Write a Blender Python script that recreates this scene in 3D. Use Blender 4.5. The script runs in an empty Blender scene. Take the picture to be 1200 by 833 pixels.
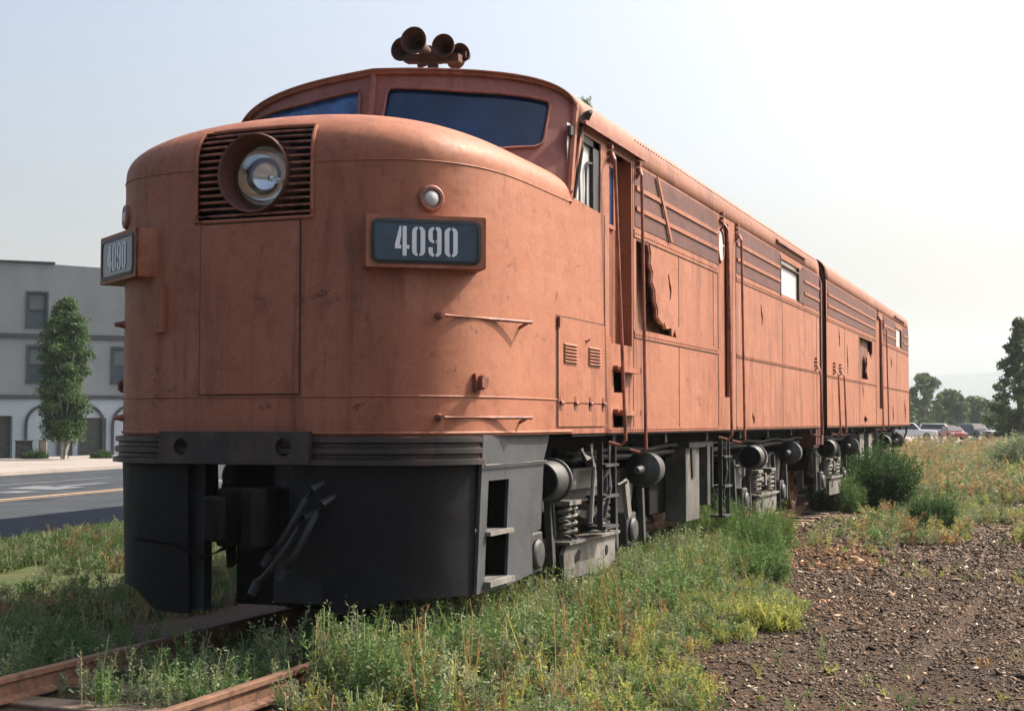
import bpy, bmesh, math, random
import numpy as np
from mathutils import Vector, Matrix
from mathutils.geometry import delaunay_2d_cdt
random.seed(7); rng = np.random.default_rng(7)
PI = math.pi
scene = bpy.context.scene
COL = scene.collection

# ------------------------------------------------------------ materials
def nodes(name):
    m = bpy.data.materials.new(name); m.use_nodes = True
    nt = m.node_tree; b = nt.nodes['Principled BSDF']
    return m, nt, b
def N(nt, t, **kw):
    n = nt.nodes.new(t)
    for k, v in kw.items(): setattr(n, k, v)
    return n
def coords(nt, scale=(1, 1, 1), kind='Object'):
    t = N(nt, 'ShaderNodeTexCoord'); mp = N(nt, 'ShaderNodeMapping')
    nt.links.new(t.outputs[kind], mp.inputs[0]); mp.inputs['Scale'].default_value = scale
    return mp.outputs[0]
def noise(nt, vec, scale, detail=4, rough=.6, dist=0):
    n = N(nt, 'ShaderNodeTexNoise'); nt.links.new(vec, n.inputs['Vector'])
    n.inputs['Scale'].default_value = scale; n.inputs['Detail'].default_value = detail
    n.inputs['Roughness'].default_value = rough; n.inputs['Distortion'].default_value = dist
    return n.outputs['Fac']
def ramp(nt, fac, stops):
    r = N(nt, 'ShaderNodeValToRGB'); nt.links.new(fac, r.inputs[0])
    e = r.color_ramp.elements
    while len(e) < len(stops): e.new(.5)
    for i, (p, c) in enumerate(stops):
        e[i].position = p; e[i].color = (c[0], c[1], c[2], 1) if isinstance(c, (tuple, list)) else (c, c, c, 1)
    return r.outputs[0]
def mix(nt, fac, a, b, mode='MIX'):
    n = N(nt, 'ShaderNodeMix', data_type='RGBA', blend_type=mode)
    for s, v in ((n.inputs[0], fac), (n.inputs[6], a), (n.inputs[7], b)):
        if hasattr(v, 'is_output'): nt.links.new(v, s)
        elif isinstance(v, (int, float)): s.default_value = v
        else: s.default_value = (v[0], v[1], v[2], 1)
    return n.outputs[2]
def bump(nt, b, h, dist=.01, strength=.5):
    n = N(nt, 'ShaderNodeBump'); nt.links.new(h, n.inputs['Height'])
    n.inputs['Distance'].default_value = dist; n.inputs['Strength'].default_value = strength
    nt.links.new(n.outputs[0], b.inputs['Normal'])
def simple(name, c, rough=.6, metal=0, var=.35, scale=6, bumpd=.0, dirt=None, spec=.5):
    m, nt, b = nodes(name); v = coords(nt)
    n1 = noise(nt, v, scale, 6, .65)
    lo = tuple(x * (1 - var) for x in c); hi = tuple(min(1, x * (1 + var)) for x in c)
    col = ramp(nt, n1, [(.3, lo), (.7, hi)])
    if dirt:
        n2 = noise(nt, coords(nt, (1, 1, .5)), scale * .5, 8, .7)
        col = mix(nt, ramp(nt, n2, [(.48, 0.), (.62, 1.)]), col, dirt)
    nt.links.new(col, b.inputs['Base Color']); b.inputs['Roughness'].default_value = rough
    b.inputs['Metallic'].default_value = metal; b.inputs['Specular IOR Level'].default_value = spec
    if bumpd: bump(nt, b, noise(nt, v, scale * 6, 4), bumpd)
    return m

def body_paint(name, base, stain, pale, rust, spec=.35):
    m, nt, b = nodes(name)
    def mul(a, b_):
        n = N(nt, 'ShaderNodeMath', operation='MULTIPLY'); nt.links.new(a, n.inputs[0]); nt.links.new(b_, n.inputs[1]); return n.outputs[0]
    big = noise(nt, coords(nt, (1, .7, 1)), 1.1, 7, .7)
    col = mix(nt, ramp(nt, big, [(.34, 0.), (.66, 1.)]), base, pale)
    mask = ramp(nt, noise(nt, coords(nt, (1, 1, .5)), .9, 4, .6), [(.38, 0.), (.6, 1.)])
    streak = noise(nt, coords(nt, (2.6, 2.6, .3)), 1.7, 8, .68, 1.4)
    col = mix(nt, mul(ramp(nt, streak, [(.45, 0.), (.64, .9)]), mask), col, stain)
    fine = noise(nt, coords(nt), 30, 6, .75)
    col = mix(nt, ramp(nt, fine, [(.45, 0.), (.8, .4)]), col, stain)
    smud = noise(nt, coords(nt, (1, 1, .8)), 4.5, 8, .75, .4)
    col = mix(nt, ramp(nt, smud, [(.52, 0.), (.72, .65)]), col, stain)
    blot = noise(nt, coords(nt, (1, 1, 1.6)), 3.2, 9, .78, .6)
    col = mix(nt, ramp(nt, blot, [(.60, 0.), (.66, .8)]), col, rust)
    g2 = noise(nt, coords(nt, (6, 6, .6)), 1., 7, .75, 1.6)
    col = mix(nt, ramp(nt, g2, [(.62, 0.), (.70, .55)]), col, rust)
    nt.links.new(col, b.inputs['Base Color'])
    nt.links.new(ramp(nt, fine, [(.3, .48), (.7, .72)]), b.inputs['Roughness'])
    b.inputs['Specular IOR Level'].default_value = spec
    hb = noise(nt, coords(nt, (1, .6, 1)), 2.2, 3, .5)
    b1 = N(nt, 'ShaderNodeBump'); nt.links.new(hb, b1.inputs['Height']); b1.inputs['Distance'].default_value = .035; b1.inputs['Strength'].default_value = .6
    b2 = N(nt, 'ShaderNodeBump'); nt.links.new(fine, b2.inputs['Height']); b2.inputs['Distance'].default_value = .002; b2.inputs['Strength'].default_value = .5
    nt.links.new(b1.outputs[0], b2.inputs['Normal']); nt.links.new(b2.outputs[0], b.inputs['Normal'])
    return m
M = {}
M['paint'] = body_paint('faded_orange_paint', (.285, .099, .050), (.135, .043, .025), (.33, .132, .074), (.066, .024, .015))
M['roof'] = body_paint('faded_roof_paint', (.225, .086, .048), (.12, .043, .026), (.27, .112, .07), (.12, .05, .035))
M['maroon'] = body_paint('maroon_stripe_paint', (.085, .026, .02), (.06, .018, .015), (.11, .036, .028), (.06, .02, .016))
M['boxgrey'] = simple('battery_box_steel', (.085, .08, .072), .75, 0, .5, 3, .004, (.03, .028, .025))
M['cab'] = body_paint('cab_front_paint', (.22, .078, .06), (.15, .052, .04), (.26, .10, .078), (.10, .035, .03))
M['trim'] = simple('rail_paint', (.26, .085, .055), .5, 0, .4, 14, .002, (.08, .03, .022))
M['seam'] = simple('dark_seam', (.07, .025, .018), .8)
M['black'] = simple('grimy_black', (.008, .009, .011), .6, 0, .5, 5, .004, (.05, .052, .058))
M['pilot'] = body_paint('pilot_black_paint', (.0075, .008, .010), (.004, .0045, .0055), (.013, .014, .017), (.026, .018, .014), .18)
M['rib'] = simple('ribbed_black', (.016, .014, .014), .5, 0, .4, 7, .003, (.06, .035, .03))
M['grease'] = simple('greasy_underframe', (.007, .006, .0055), .85, 0, .5, 8, .006, None, .15)
M['truckgrey'] = simple('dusty_truck_steel', (.15, .142, .13), .75, 0, .5, 4, .004, (.05, .046, .042))
M['drum'] = simple('dusty_cylinder', (.045, .046, .048), .6, 0, .6, 5, .003, (.014, .014, .015))
M['pilotside'] = body_paint('sunlit_black_paint', (.045, .050, .058), (.022, .024, .028), (.075, .082, .09), (.05, .036, .026))  # pilot black made paler: sunlight on the sides painted into the colour
M['rust'] = simple('bare_rust', (.17, .075, .04), .85, 0, .5, 9, .004, (.07, .03, .02))
M['railtop'] = simple('rusty_rail', (.16, .08, .048), .75, 0, .5, 9, .003, (.08, .038, .024))
M['dark'] = simple('interior_dark', (.012, .010, .009), .9)
M['digit'] = simple('digit_white', (.62, .66, .68), .5, 0, .1)
M['plate'] = simple('number_glass', (.035, .06, .085), .22, 0, .25, 9)
M['gasket'] = simple('black_rubber', (.012, .014, .018), .5)
M['winglass'] = simple('windscreen_glass', (.008, .03, .085), .10, 0, .5, 1.5)  # dark blue sky reflection painted into the glass colour
M['winglass2'] = simple('windscreen_sky_reflection', (.03, .10, .27), .14, 0, .6, 3.5)  # left pane: brighter sky reflection painted in as blue
M['palepane'] = simple('sky_sheen_pane', (.46, .48, .47), .25, 0, .12, 3, 0, (.45, .46, .47))  # white sky reflection painted into the pane colour; class lenses share it
M['chrome'] = simple('reflector', (.75, .72, .68), .12, 1, .1)
def glass(name, tint=(.9, .95, 1)):
    m, nt, b = nodes(name); b.inputs['Base Color'].default_value = (*tint, 1)
    b.inputs['Roughness'].default_value = .03; b.inputs['Transmission Weight'].default_value = 1; b.inputs['IOR'].default_value = 1.45
    return m
M['lens'] = glass('lamp_glass')
M['wood'] = simple('weathered_wood', (.17, .125, .09), .9, 0, .5, 7, .01, (.05, .04, .03))

def attr_mat(name, rough=.7, trans=.35, spec=.25):
    m, nt, b = nodes(name)
    a = N(nt, 'ShaderNodeAttribute', attribute_name='Col')
    nt.links.new(a.outputs['Color'], b.inputs['Base Color'])
    b.inputs['Roughness'].default_value = rough; b.inputs['Specular IOR Level'].default_value = spec
    if trans:
        t = N(nt, 'ShaderNodeBsdfTranslucent'); nt.links.new(a.outputs['Color'], t.inputs[0])
        ms = N(nt, 'ShaderNodeMixShader'); ms.inputs[0].default_value = trans
        out = nt.nodes['Material Output']
        nt.links.new(b.outputs[0], ms.inputs[1]); nt.links.new(t.outputs[0], ms.inputs[2]); nt.links.new(ms.outputs[0], out.inputs[0])
    return m
M['leaf'] = attr_mat('foliage'); M['stone'] = attr_mat('stones', .85, 0, .3)

# ------------------------------------------------------------ object helpers
def tag(o, label=None, cat=None, group=None, kind=None):
    if label: o['label'] = label
    if cat: o['category'] = cat
    if group: o['group'] = group
    if kind: o['kind'] = kind
    return o
def thing(name, label, cat, loc=(0, 0, 0), rotz=0, group=None):
    o = bpy.data.objects.new(name, None); COL.objects.link(o); o.location = loc; o.rotation_euler = (0, 0, rotz)
    o.empty_display_size = .2
    return tag(o, label, cat, group)
def link_mesh(name, me, mats, parent=None):
    for m in (mats if isinstance(mats, (list, tuple)) else [mats]): me.materials.append(m)
    o = bpy.data.objects.new(name, me); COL.objects.link(o)
    if parent: o.parent = parent
    return o
def copy_tree(o, parent=None):
    c = o.copy(); COL.objects.link(c); c.parent = parent
    for ch in o.children: copy_tree(ch, c)
    return c
def frame(d):
    d = Vector(d).normalized(); a = Vector((0, 0, 1)) if abs(d.z) < .95 else Vector((1, 0, 0))
    u = d.cross(a).normalized(); return u, u.cross(d).normalized(), d
SPLIT = {k: k for k in 'maroon_band band_trim end_wall door_step roof_hatch roof_fitting jack_bracket brake_rigging box_bracket pilot_step step_pocket battery_box belt_strip belt_course hatch_louvre nose_moulding garage_door truck_bolster pilot_crossbar arch_trim brake_linkage coil_spring rear_coupler'.split()}
SPLIT.update(headlights='headlight', tail_lights='tail_light')
class MB:
    def __init__(s): s.v = []; s.f = []; s.mi = []; s.off = Vector((0, 0, 0))
    def add(s, vs, fs, mi=0):
        n = len(s.v); s.v += [tuple(p) for p in vs]; s.f += [tuple(i + n for i in f) for f in fs]; s.mi += [mi] * len(fs); return s
    def box(s, x0, x1, y0, y1, z0, z1, mi=0, R=None, c=None):
        vs = [Vector((x, y, z)) for x in (x0, x1) for y in (y0, y1) for z in (z0, z1)]
        if R is not None:
            c = Vector(c); vs = [R @ (p - c) + c for p in vs]
        return s.add(vs, [(0, 1, 3, 2), (4, 6, 7, 5), (0, 4, 5, 1), (2, 3, 7, 6), (0, 2, 6, 4), (1, 5, 7, 3)], mi)
    def obox(s, c, ax, ay, az, mi=0):     # centre and three half vectors
        c, ax, ay, az = map(Vector, (c, ax, ay, az))
        vs = [c + ax * i + ay * j + az * k for i in (-1, 1) for j in (-1, 1) for k in (-1, 1)]
        return s.add(vs, [(0, 1, 3, 2), (4, 6, 7, 5), (0, 4, 5, 1), (2, 3, 7, 6), (0, 2, 6, 4), (1, 5, 7, 3)], mi)
    def lathe(s, p, d, prof, n=24, mi=0, cap=True):      # prof: (t along d, r)
        u, w, d = frame(d); p = Vector(p); vs = []; fs = []
        for t, r in prof:
            for i in range(n):
                a = 2 * PI * i / n; vs.append(p + d * t + (u * math.cos(a) + w * math.sin(a)) * r)
        k = len(prof)
        for j in range(k - 1):
            for i in range(n):
                i2 = (i + 1) % n; fs.append((j * n + i, j * n + i2, (j + 1) * n + i2, (j + 1) * n + i))
        if cap: fs.append(tuple(range(n))[::-1]); fs.append(tuple((k - 1) * n + i for i in range(n)))
        return s.add(vs, fs, mi)
    def cyl(s, p0, p1, r, r2=None, n=16, mi=0):
        d = Vector(p1) - Vector(p0); return s.lathe(p0, d, [(0, r), (d.length, r if r2 is None else r2)], n, mi)
    def tube(s, pts, r, n=8, mi=0):
        pts = [Vector(p) for p in pts]; vs = []; fs = []; u = None
        for i, p in enumerate(pts):
            t = (pts[min(i + 1, len(pts) - 1)] - pts[max(i - 1, 0)]).normalized()
            if u is None: u, w, _ = frame(t)
            else:
                u = (u - t * u.dot(t)).normalized(); w = t.cross(u)
            rr = r[i] if isinstance(r, (list, tuple)) else r
            for k in range(n):
                a = 2 * PI * k / n; vs.append(p + (u * math.cos(a) + w * math.sin(a)) * rr)
        for j in range(len(pts) - 1):
            for i in range(n):
                i2 = (i + 1) % n; fs.append((j * n + i, j * n + i2, (j + 1) * n + i2, (j + 1) * n + i))
        fs.append(tuple(range(n))[::-1]); fs.append(tuple((len(pts) - 1) * n + i for i in range(n)))
        return s.add(vs, fs, mi)
    def prism(s, poly, f, t0, t1, mi=0):   # poly 2D (u,v), f(u,v,t)->3D
        n = len(poly); vs = [f(u, v, t0) for u, v in poly] + [f(u, v, t1) for u, v in poly]
        fs = [tuple(range(n)), tuple(range(n, 2 * n))[::-1]] + [(i, i + n, (i + 1) % n + n, (i + 1) % n) for i in range(n)]
        return s.add(vs, fs, mi)
    def build(s, name, mat, parent=None, bevel=0, smooth=True, ang=35, whole=False):
        if name in SPLIT and not whole:
            pa = list(range(len(s.v)))
            def find(a):
                while pa[a] != a: pa[a] = pa[pa[a]]; a = pa[a]
                return a
            for f in s.f:
                for i in f[1:]: pa[find(i)] = find(f[0])
            gr = {}
            for f in s.f: gr.setdefault(find(f[0]), []).append(f)
            o = None
            for fs in gr.values():
                ids = sorted({i for f in fs for i in f}); mp = {a: k for k, a in enumerate(ids)}; m2 = MB(); m2.v = [s.v[i] for i in ids]; m2.f = [tuple(mp[i] for i in f) for f in fs]; m2.mi = [0] * len(fs)
                o = m2.build(SPLIT[name], mat, parent, bevel, smooth, ang, True)
            return o
        me = bpy.data.meshes.new(name); me.from_pydata(s.v, [], s.f); me.update()
        bm = bmesh.new(); bm.from_mesh(me); bmesh.ops.recalc_face_normals(bm, faces=bm.faces); bm.to_mesh(me); bm.free()
        for p, i in zip(me.polygons, s.mi): p.material_index = i
        if smooth:
            me.polygons.foreach_set('use_smooth', [True] * len(me.polygons)); me.set_sharp_from_angle(angle=math.radians(ang))
        o = link_mesh(name, me, mat, parent)
        if bevel:
            b = o.modifiers.new('bevel', 'BEVEL'); b.width = bevel; b.segments = 2; b.limit_method = 'ANGLE'
        return o
def inpoly(p, poly):
    x, y = p; r = False; n = len(poly)
    for i in range(n):
        x1, y1 = poly[i]; x2, y2 = poly[i - 1]
        if (y1 > y) != (y2 > y) and x < (x2 - x1) * (y - y1) / (y2 - y1) + x1: r = not r
    return r
def dens(poly, st):
    out = []
    for i in range(len(poly)):
        a, b = poly[i], poly[(i + 1) % len(poly)]; k = max(1, int(math.hypot(b[0] - a[0], b[1] - a[1]) / st))
        out += [(a[0] + (b[0] - a[0]) * j / k, a[1] + (b[1] - a[1]) * j / k) for j in range(k)]
    return out
def rrect(x0, x1, y0, y1, r, k=5):
    out = []
    for cx, cy, a0 in ((x1 - r, y1 - r, 0), (x0 + r, y1 - r, 90), (x0 + r, y0 + r, 180), (x1 - r, y0 + r, 270)):
        for i in range(k + 1):
            a = math.radians(a0 + 90 * i / k); out.append((cx + r * math.cos(a), cy + r * math.sin(a)))
    return out
def circ(cx, cy, rx, ry, n=28): return [(cx + rx * math.cos(2 * PI * i / n), cy + ry * math.sin(2 * PI * i / n)) for i in range(n)]
def sheet(name, outer, holes, fmap, mat, parent, step=.25, thick=0, us=None, vs=None, ang=40, flip=False):
    outer = dens(outer, step); holes = [dens(h, step) for h in holes]
    pts = []; edges = []
    for lp in [outer] + holes:
        n0 = len(pts); pts += lp; edges += [(n0 + i, n0 + (i + 1) % len(lp)) for i in range(len(lp))]
    xs = [p[0] for p in outer]; ys = [p[1] for p in outer]
    us = us if us is not None else np.arange(min(xs) + step, max(xs), step)
    vs = vs if vs is not None else np.arange(min(ys) + step, max(ys), step)
    bp = np.array(pts)
    for a in us:
        for b in vs:
            if inpoly((a, b), outer) and not any(inpoly((a, b), h) for h in holes) and np.min(np.hypot(bp[:, 0] - a, bp[:, 1] - b)) > step * .3: pts.append((float(a), float(b)))
    V, _, Fc, _, _, _ = delaunay_2d_cdt([Vector(p) for p in pts], edges, [], 0, 1e-5)
    keep = []
    for f in Fc:
        c = (sum(V[i][0] for i in f) / len(f), sum(V[i][1] for i in f) / len(f))
        if inpoly(c, outer) and not any(inpoly(c, h) for h in holes): keep.append(tuple(f)[::-1] if flip else tuple(f))
    me = bpy.data.meshes.new(name); me.from_pydata([fmap(v[0], v[1]) for v in V], [], keep); me.update()
    me.polygons.foreach_set('use_smooth', [True] * len(me.polygons)); me.set_sharp_from_angle(angle=math.radians(ang))
    o = link_mesh(name, me, mat, parent)
    if thick:
        s = o.modifiers.new('solid', 'SOLIDIFY'); s.thickness = thick; s.offset = -1
        e = o.modifiers.new('split', 'EDGE_SPLIT'); e.split_angle = math.radians(40)
    return o

# ------------------------------------------------------------ nose geometry
W = 1.6; NL = 1.8; NN = 3.7; YC = 2.45; Z0 = 1.5; Z1 = 3.45
_tab = []
for i in range(0, 901):
    a = math.radians(i / 10); c, s = max(math.cos(a), 0), math.sin(a)
    _tab.append((W * s ** (2 / NN), NL * (1 - c ** (2 / NN))))
_tab += [(W, NL + (YC - NL) * i / 20) for i in range(1, 21)]
_tab = np.array(_tab); _s = np.concatenate([[0], np.cumsum(np.hypot(*np.diff(_tab, axis=0).T))]); SL = float(_s[-1])
def plan(s, off=0):
    t = abs(s); x = float(np.interp(t, _s, _tab[:, 0])); y = float(np.interp(t, _s, _tab[:, 1]))
    x2 = float(np.interp(t + .02, _s, _tab[:, 0])); y2 = float(np.interp(t + .02, _s, _tab[:, 1]))
    x1 = float(np.interp(max(t - .02, 0), _s, _tab[:, 0])); y1 = float(np.interp(max(t - .02, 0), _s, _tab[:, 1]))
    dx, dy = x2 - x1, y2 - y1; l = math.hypot(dx, dy) or 1; nx, ny = dy / l, -dx / l
    sg = 1 if s >= 0 else -1
    return (sg * (x + nx * off), y + ny * off, sg * nx, ny)
def s_of_x(x): return float(np.interp(abs(x), _tab[:900, 0], _s[:900])) * (1 if x >= 0 else -1)
MR = 3.1
_b = np.radians(np.linspace(0, 90, 181)); _k = np.clip(np.cos(_b), 0, 1) ** (2 / MR); _h = np.sin(_b) ** (2 / MR)
_arc = np.concatenate([[0], np.cumsum(np.hypot(np.diff(_k) * 2.2, np.diff(_h) * .55))]); VL = float(_arc[-1])
def nose(s, v, off=0):
    x, y, nx, ny = plan(s, off)
    if v <= Z1: return (x, y, v)
    k = float(np.interp(v - Z1, _arc, _k)); h = float(np.interp(v - Z1, _arc, _h))
    H = .575 - .235 * (x * k / W) ** 2 + off
    return (x * k, YC + (y - YC) * k, Z1 + H * h)
def roofz(x):
    n = 4 if x > 0 else 3
    return 4.1 + .51 * max(0, 1 - (min(abs(x), W) / W) ** n) ** (1 / n)

# ------------------------------------------------------------ front unit
loco = thing('diesel_locomotive', 'faded orange streamlined cab diesel locomotive numbered 4090 at the front of the train', 'locomotive')
GR = dict(s0=-.47, s1=.47, v0=3.07, v1=3.74)
vs_n = list(np.arange(1.62, 3.4, .12)) + [3.44, 3.47] + list(np.arange(3.5, Z1 + VL, .045))
shell = sheet('nose_shell', [(-SL, Z0), (SL, Z0), (SL, Z1 + VL), (-SL, Z1 + VL)], [rrect(GR['s0'], GR['s1'], GR['v0'], GR['v1'], .02, 2)],
      lambda s, v: nose(s, v), M['paint'], loco, step=.07, thick=0, us=np.arange(-SL + .07, SL, .07), vs=vs_n, ang=60)
# seam ridges round the nose
mb = MB()
for z, r in ((1.78, .007), (3.45, .0045), (1.52, .012)):
    for a_, b_ in (((-SL, -.50), (.50, SL)) if z == 3.45 else ((-SL, SL),)): mb.tube([nose(s, z, .002) for s in np.linspace(a_, b_, 100)], r, 6)
mb.build('nose_moulding', M['paint'], loco)
# grille and headlight
g = MB(); g.box(-.5, .5, .34, .36, 3.0, 3.78); g.box(-.5, .5, .05, .34, 3.0, 3.065); g.build('grille_recess', M['dark'], loco)
g = MB()
for v in np.linspace(GR['v0'] + .03, GR['v1'] - .03, 13):
    zz = nose(.2, v)[2] - 3.40; hc = math.sqrt(.29 ** 2 - zz ** 2) if abs(zz) < .29 else 0
    for a, b in (((-.47, -hc), (hc, .47)) if hc > .02 else ((-.47, .47),)):
        g.tube([nose(s, v, -.008) for s in np.linspace(a, b, 10)], .010, 6)
grille = g.build('grille', M['trim'], loco)
g = MB()
for vv in (GR['v0'] - .012, GR['v1'] + .012): g.tube([nose(s, vv, .006) for s in np.linspace(-.49, .49, 14)], .014, 6)
for ss in (-.482, .482): g.tube([nose(ss, v, .006) for v in np.linspace(GR['v0'] - .01, GR['v1'] + .01, 14)], .014, 6)
g.build('grille_frame', M['paint'], grille)
HC = Vector((0, 0, 3.40))
g = MB(); g.lathe(HC + Vector((0, -.025, 0)), (0, 1, 0), [(0.01, .275), (0, .28), (0.0, .288), (.02, .292), (.30, .285), (.30, .26), (.18, .26), (0.01, .275)], 40, cap=False)
M['bucket'] = simple('headlight_bucket_paint', (.13, .05, .036), .7, 0, .3, 8)
hl = g.build('headlight', M['bucket'], loco)
g = MB(); g.lathe(HC + Vector((0, .15, 0)), (0, 1, 0), [(0, .222), (0, .275), (.02, .28)], 36, cap=False); g.build('headlight_bezel', M['seam'], hl)
g = MB(); g.lathe(HC + Vector((0, .15, 0)), (0, 1, 0), [(0.0, .222), (.06, .205), (.13, .14), (.17, .06), (.18, .001)], 36, cap=False)
g.build('headlight_reflector', M['chrome'], hl)
g = MB(); g.lathe(HC + Vector((0.03, .18, -.01)), (0, 1, 0), [(0, .001), (.01, .025), (.05, .03), (.12, .02)], 12); g.build('headlight_bulb', M['chrome'], hl)
g = MB(); g.lathe(HC + Vector((0, .115, 0)), (0, 1, 0), [(0, .001), (.004, .1), (.016, .17), (.03, .22), (.038, .22), (.026, .17), (.012, .1), (.008, .001)], 36, cap=False)
g.build('headlight_lens', M['lens'], hl)
# nose door
def curved_slab(name, s0, s1, v0, v1, o0, o1, mat, parent, r=.02, n=10):
    mb = MB(); us = np.linspace(s0, s1, n); vs = np.linspace(v0, v1, 8); vv = []; fs = []
    k = len(vs)
    for off in (o1, o0):
        for a in us:
            for b in vs: vv.append(nose(a, b, off))
    for i in range(n - 1):
        for j in range(k - 1):
            q = (i * k + j, (i + 1) * k + j, (i + 1) * k + j + 1, i * k + j + 1); fs.append(q); fs.append(tuple(x + n * k for x in q)[::-1])
    ring = [(i, 0) for i in range(n)] + [(n - 1, j) for j in range(1, k)] + [(i, k - 1) for i in range(n - 2, -1, -1)] + [(0, j) for j in range(k - 2, 0, -1)]
    for a, b in zip(ring, ring[1:] + ring[:1]):
        A = a[0] * k + a[1]; B = b[0] * k + b[1]; fs.append((A, B, B + n * k, A + n * k))
    mb.add(vv, fs); return mb.build(name, mat, parent, ang=30)
curved_slab('door_gap', -.447, .397, 1.785, 3.045, 0, .003, M['seam'], loco)
nd = curved_slab('nose_door', -.435, .385, 1.80, 3.035, .001, .012, M['paint'], loco)
curved_slab('latch_plate', -.86, -.75, 2.26, 2.60, 0, .035, M['paint'], loco)
# class lights
for sg in (1, -1):
    s = s_of_x(1.29) * sg; x, y, nx, ny = plan(s); c = Vector((x, y, 3.18)); d = Vector((nx, ny, 0))
    g = MB(); g.lathe(c - d * .02, d, [(0, .095), (.035, .095), (.045, .085), (.045, .065), (.02, .062)], 24, cap=False)
    cl = g.build('class_light', M['trim'], loco)
    g = MB(); g.lathe(c - d * .0, d, [(0, .063), (.02, .05), (.03, .03), (.034, .001)], 20, cap=False); g.build('class_lens', M['palepane'], cl)
# number boards
PSI = math.radians(36)
def digit_polys(ch):
    w, h, t, gp = .052, .118, .036, .007   # half width, half height, stroke, half gap
    def arc(cx, cy, rx, ry, a0, a1, n=7): return [(cx + rx * math.cos(math.radians(a0 + (a1 - a0) * i / n)), cy + ry * math.sin(math.radians(a0 + (a1 - a0) * i / n))) for i in range(n + 1)]
    def cshape(x0, x1, y0, y1, side, t=t):   # half ring opening towards the middle
        r = .045; out = [(gp, y1)] + arc(x1 - r, y1 - r, r, r, 90, 0) + arc(x1 - r, y0 + r, r, r, 0, -90) + [(gp, y0)]
        ri = max(r - t, .012); k = .022
        inn = [(gp, y0 + k)] + arc(x1 - t - ri, y0 + k + ri, ri, ri, -90, 0) + arc(x1 - t - ri, y1 - k - ri, ri, ri, 0, 90) + [(gp, y1 - k)]
        P = out + inn; return [(side * u, v) for u, v in P]
    if ch == '0': return [cshape(0, w, -h, h, 1), cshape(0, w, -h, h, -1)]
    if ch == '9':
        up_l = cshape(0, w, -.012, h, -1, .034)
        right = [(gp, h), (w - .02, h), (w - .006, h - .012), (w, h - .035), (w, -h + .04), (w - .008, -h + .014), (w - .03, -h), (gp, -h), (gp, -h + .022), (w - .034, -h + .03), (w - .034, h - .03), (gp, h - .022)]
        low = [(-gp, -h), (-w + .03, -h), (-w + .008, -h + .014), (-w, -h + .04), (-w, -.045), (-w + .034, -.045), (-w + .034, -h + .03), (-gp, -h + .022)]
        mid = [(gp, -.012), (w - .038, -.012), (w - .038, .012), (gp, .012)]
        return [up_l, right, low, mid]
    if ch == '4':
        return [[(.004, -h), (.036, -h), (.036, h), (.004, h)],
                [(-w - .004, -.062), (-gp, -.062), (-gp, -.032), (-w + .032, -.032), (-gp, .045), (-gp, h), (-.02, h), (-w - .004, -.028)],
                [(.036, -.062), (.058, -.062), (.058, -.032), (.036, -.032)]]
for sg in (1, -1):
    c = Vector((1.30 * sg, .17, 2.86)); nd_ = Vector((math.sin(PSI) * sg, -math.cos(PSI), 0)); tx = Vector((math.cos(PSI), math.sin(PSI) * sg, 0)); up = Vector((0, 0, 1))
    f = lambda u, v, t: c + tx * u + up * v + nd_ * t
    hw, hh = .43, .185
    mb = MB(); o_ = rrect(-hw, hw, -hh, hh, .012, 2); i_ = rrect(-hw + .038, hw - .038, -hh + .028, hh - .028, .055, 5)
    n = len(o_)
    # casing: sides + flat front rim around the recessed glass
    mb.add([f(u, v, -.42) for u, v in o_] + [f(u, v, 0) for u, v in o_], [(i, (i + 1) % n, n + (i + 1) % n, n + i) for i in range(n)])
    box = mb.build('number_box', M['paint'], loco)
    sheet('box_face', o_, [i_], lambda u, v: f(u, v, 0.0), M['paint'], box, step=.08, thick=.02)
    mb = MB(); k = len(i_); i2 = rrect(-hw + .062, hw - .062, -hh + .052, hh - .052, .04, 5)
    mb.add([f(u, v, .006) for u, v in i_] + [f(u, v, .010) for u, v in i2] + [f(u, v, -.03) for u, v in i_], [(i, (i + 1) % k, k + (i + 1) % k, k + i) for i in range(k)] + [(i, (i + 1) % k, 2 * k + (i + 1) % k, 2 * k + i) for i in range(k)])
    mb.build('board_gasket', M['gasket'], box)
    mb = MB(); mb.prism(i2, f, -.02, .004); np_ = mb.build('number_plate', M['plate'], box)
    mb = MB()
    for ch, u0 in zip('4090', (-.195, -.065, .065, .195)):
        for P in digit_polys(ch): mb.prism([((u + u0) * .90, v * .88) for u, v in P], f, .005, .009)
    d_ = mb.build('number_digits', M['digit'], box, smooth=False)
# grab irons
def grab(sg, z):
    a = plan(s_of_x(1.33)); b = plan(s_of_x(1.595) - .02)
    p0 = Vector((a[0] * sg, a[1], z)); p1 = Vector((b[0] * sg, b[1], z))
    q0 = p0 + Vector((a[2] * sg, a[3], 0)) * .06; q1 = p1 + Vector((sg * .11, -.04, .0))
    mb = MB(); mb.tube([q0, q0.lerp(q1, .5), q1], .014, 8); mb.tube([q1, q1.lerp(p1, .5) + Vector((0, 0, -.01)), p1 + Vector((-.03 * sg, .0, -.05))], .013, 8)
    mb.lathe(p0 - Vector((a[2] * sg, a[3], 0)) * .01, (a[2] * sg, a[3], 0), [(0, .03), (.02, .03), (.05, .02), (.085, .018)], 10)
    return mb.build('grab_iron', M['trim'], loco)
for sg in (1, -1):
    for z in (2.35, 1.63): grab(sg, z)
s = s_of_x(1.5); x, y, nx, ny = plan(s); mb = MB()
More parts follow.
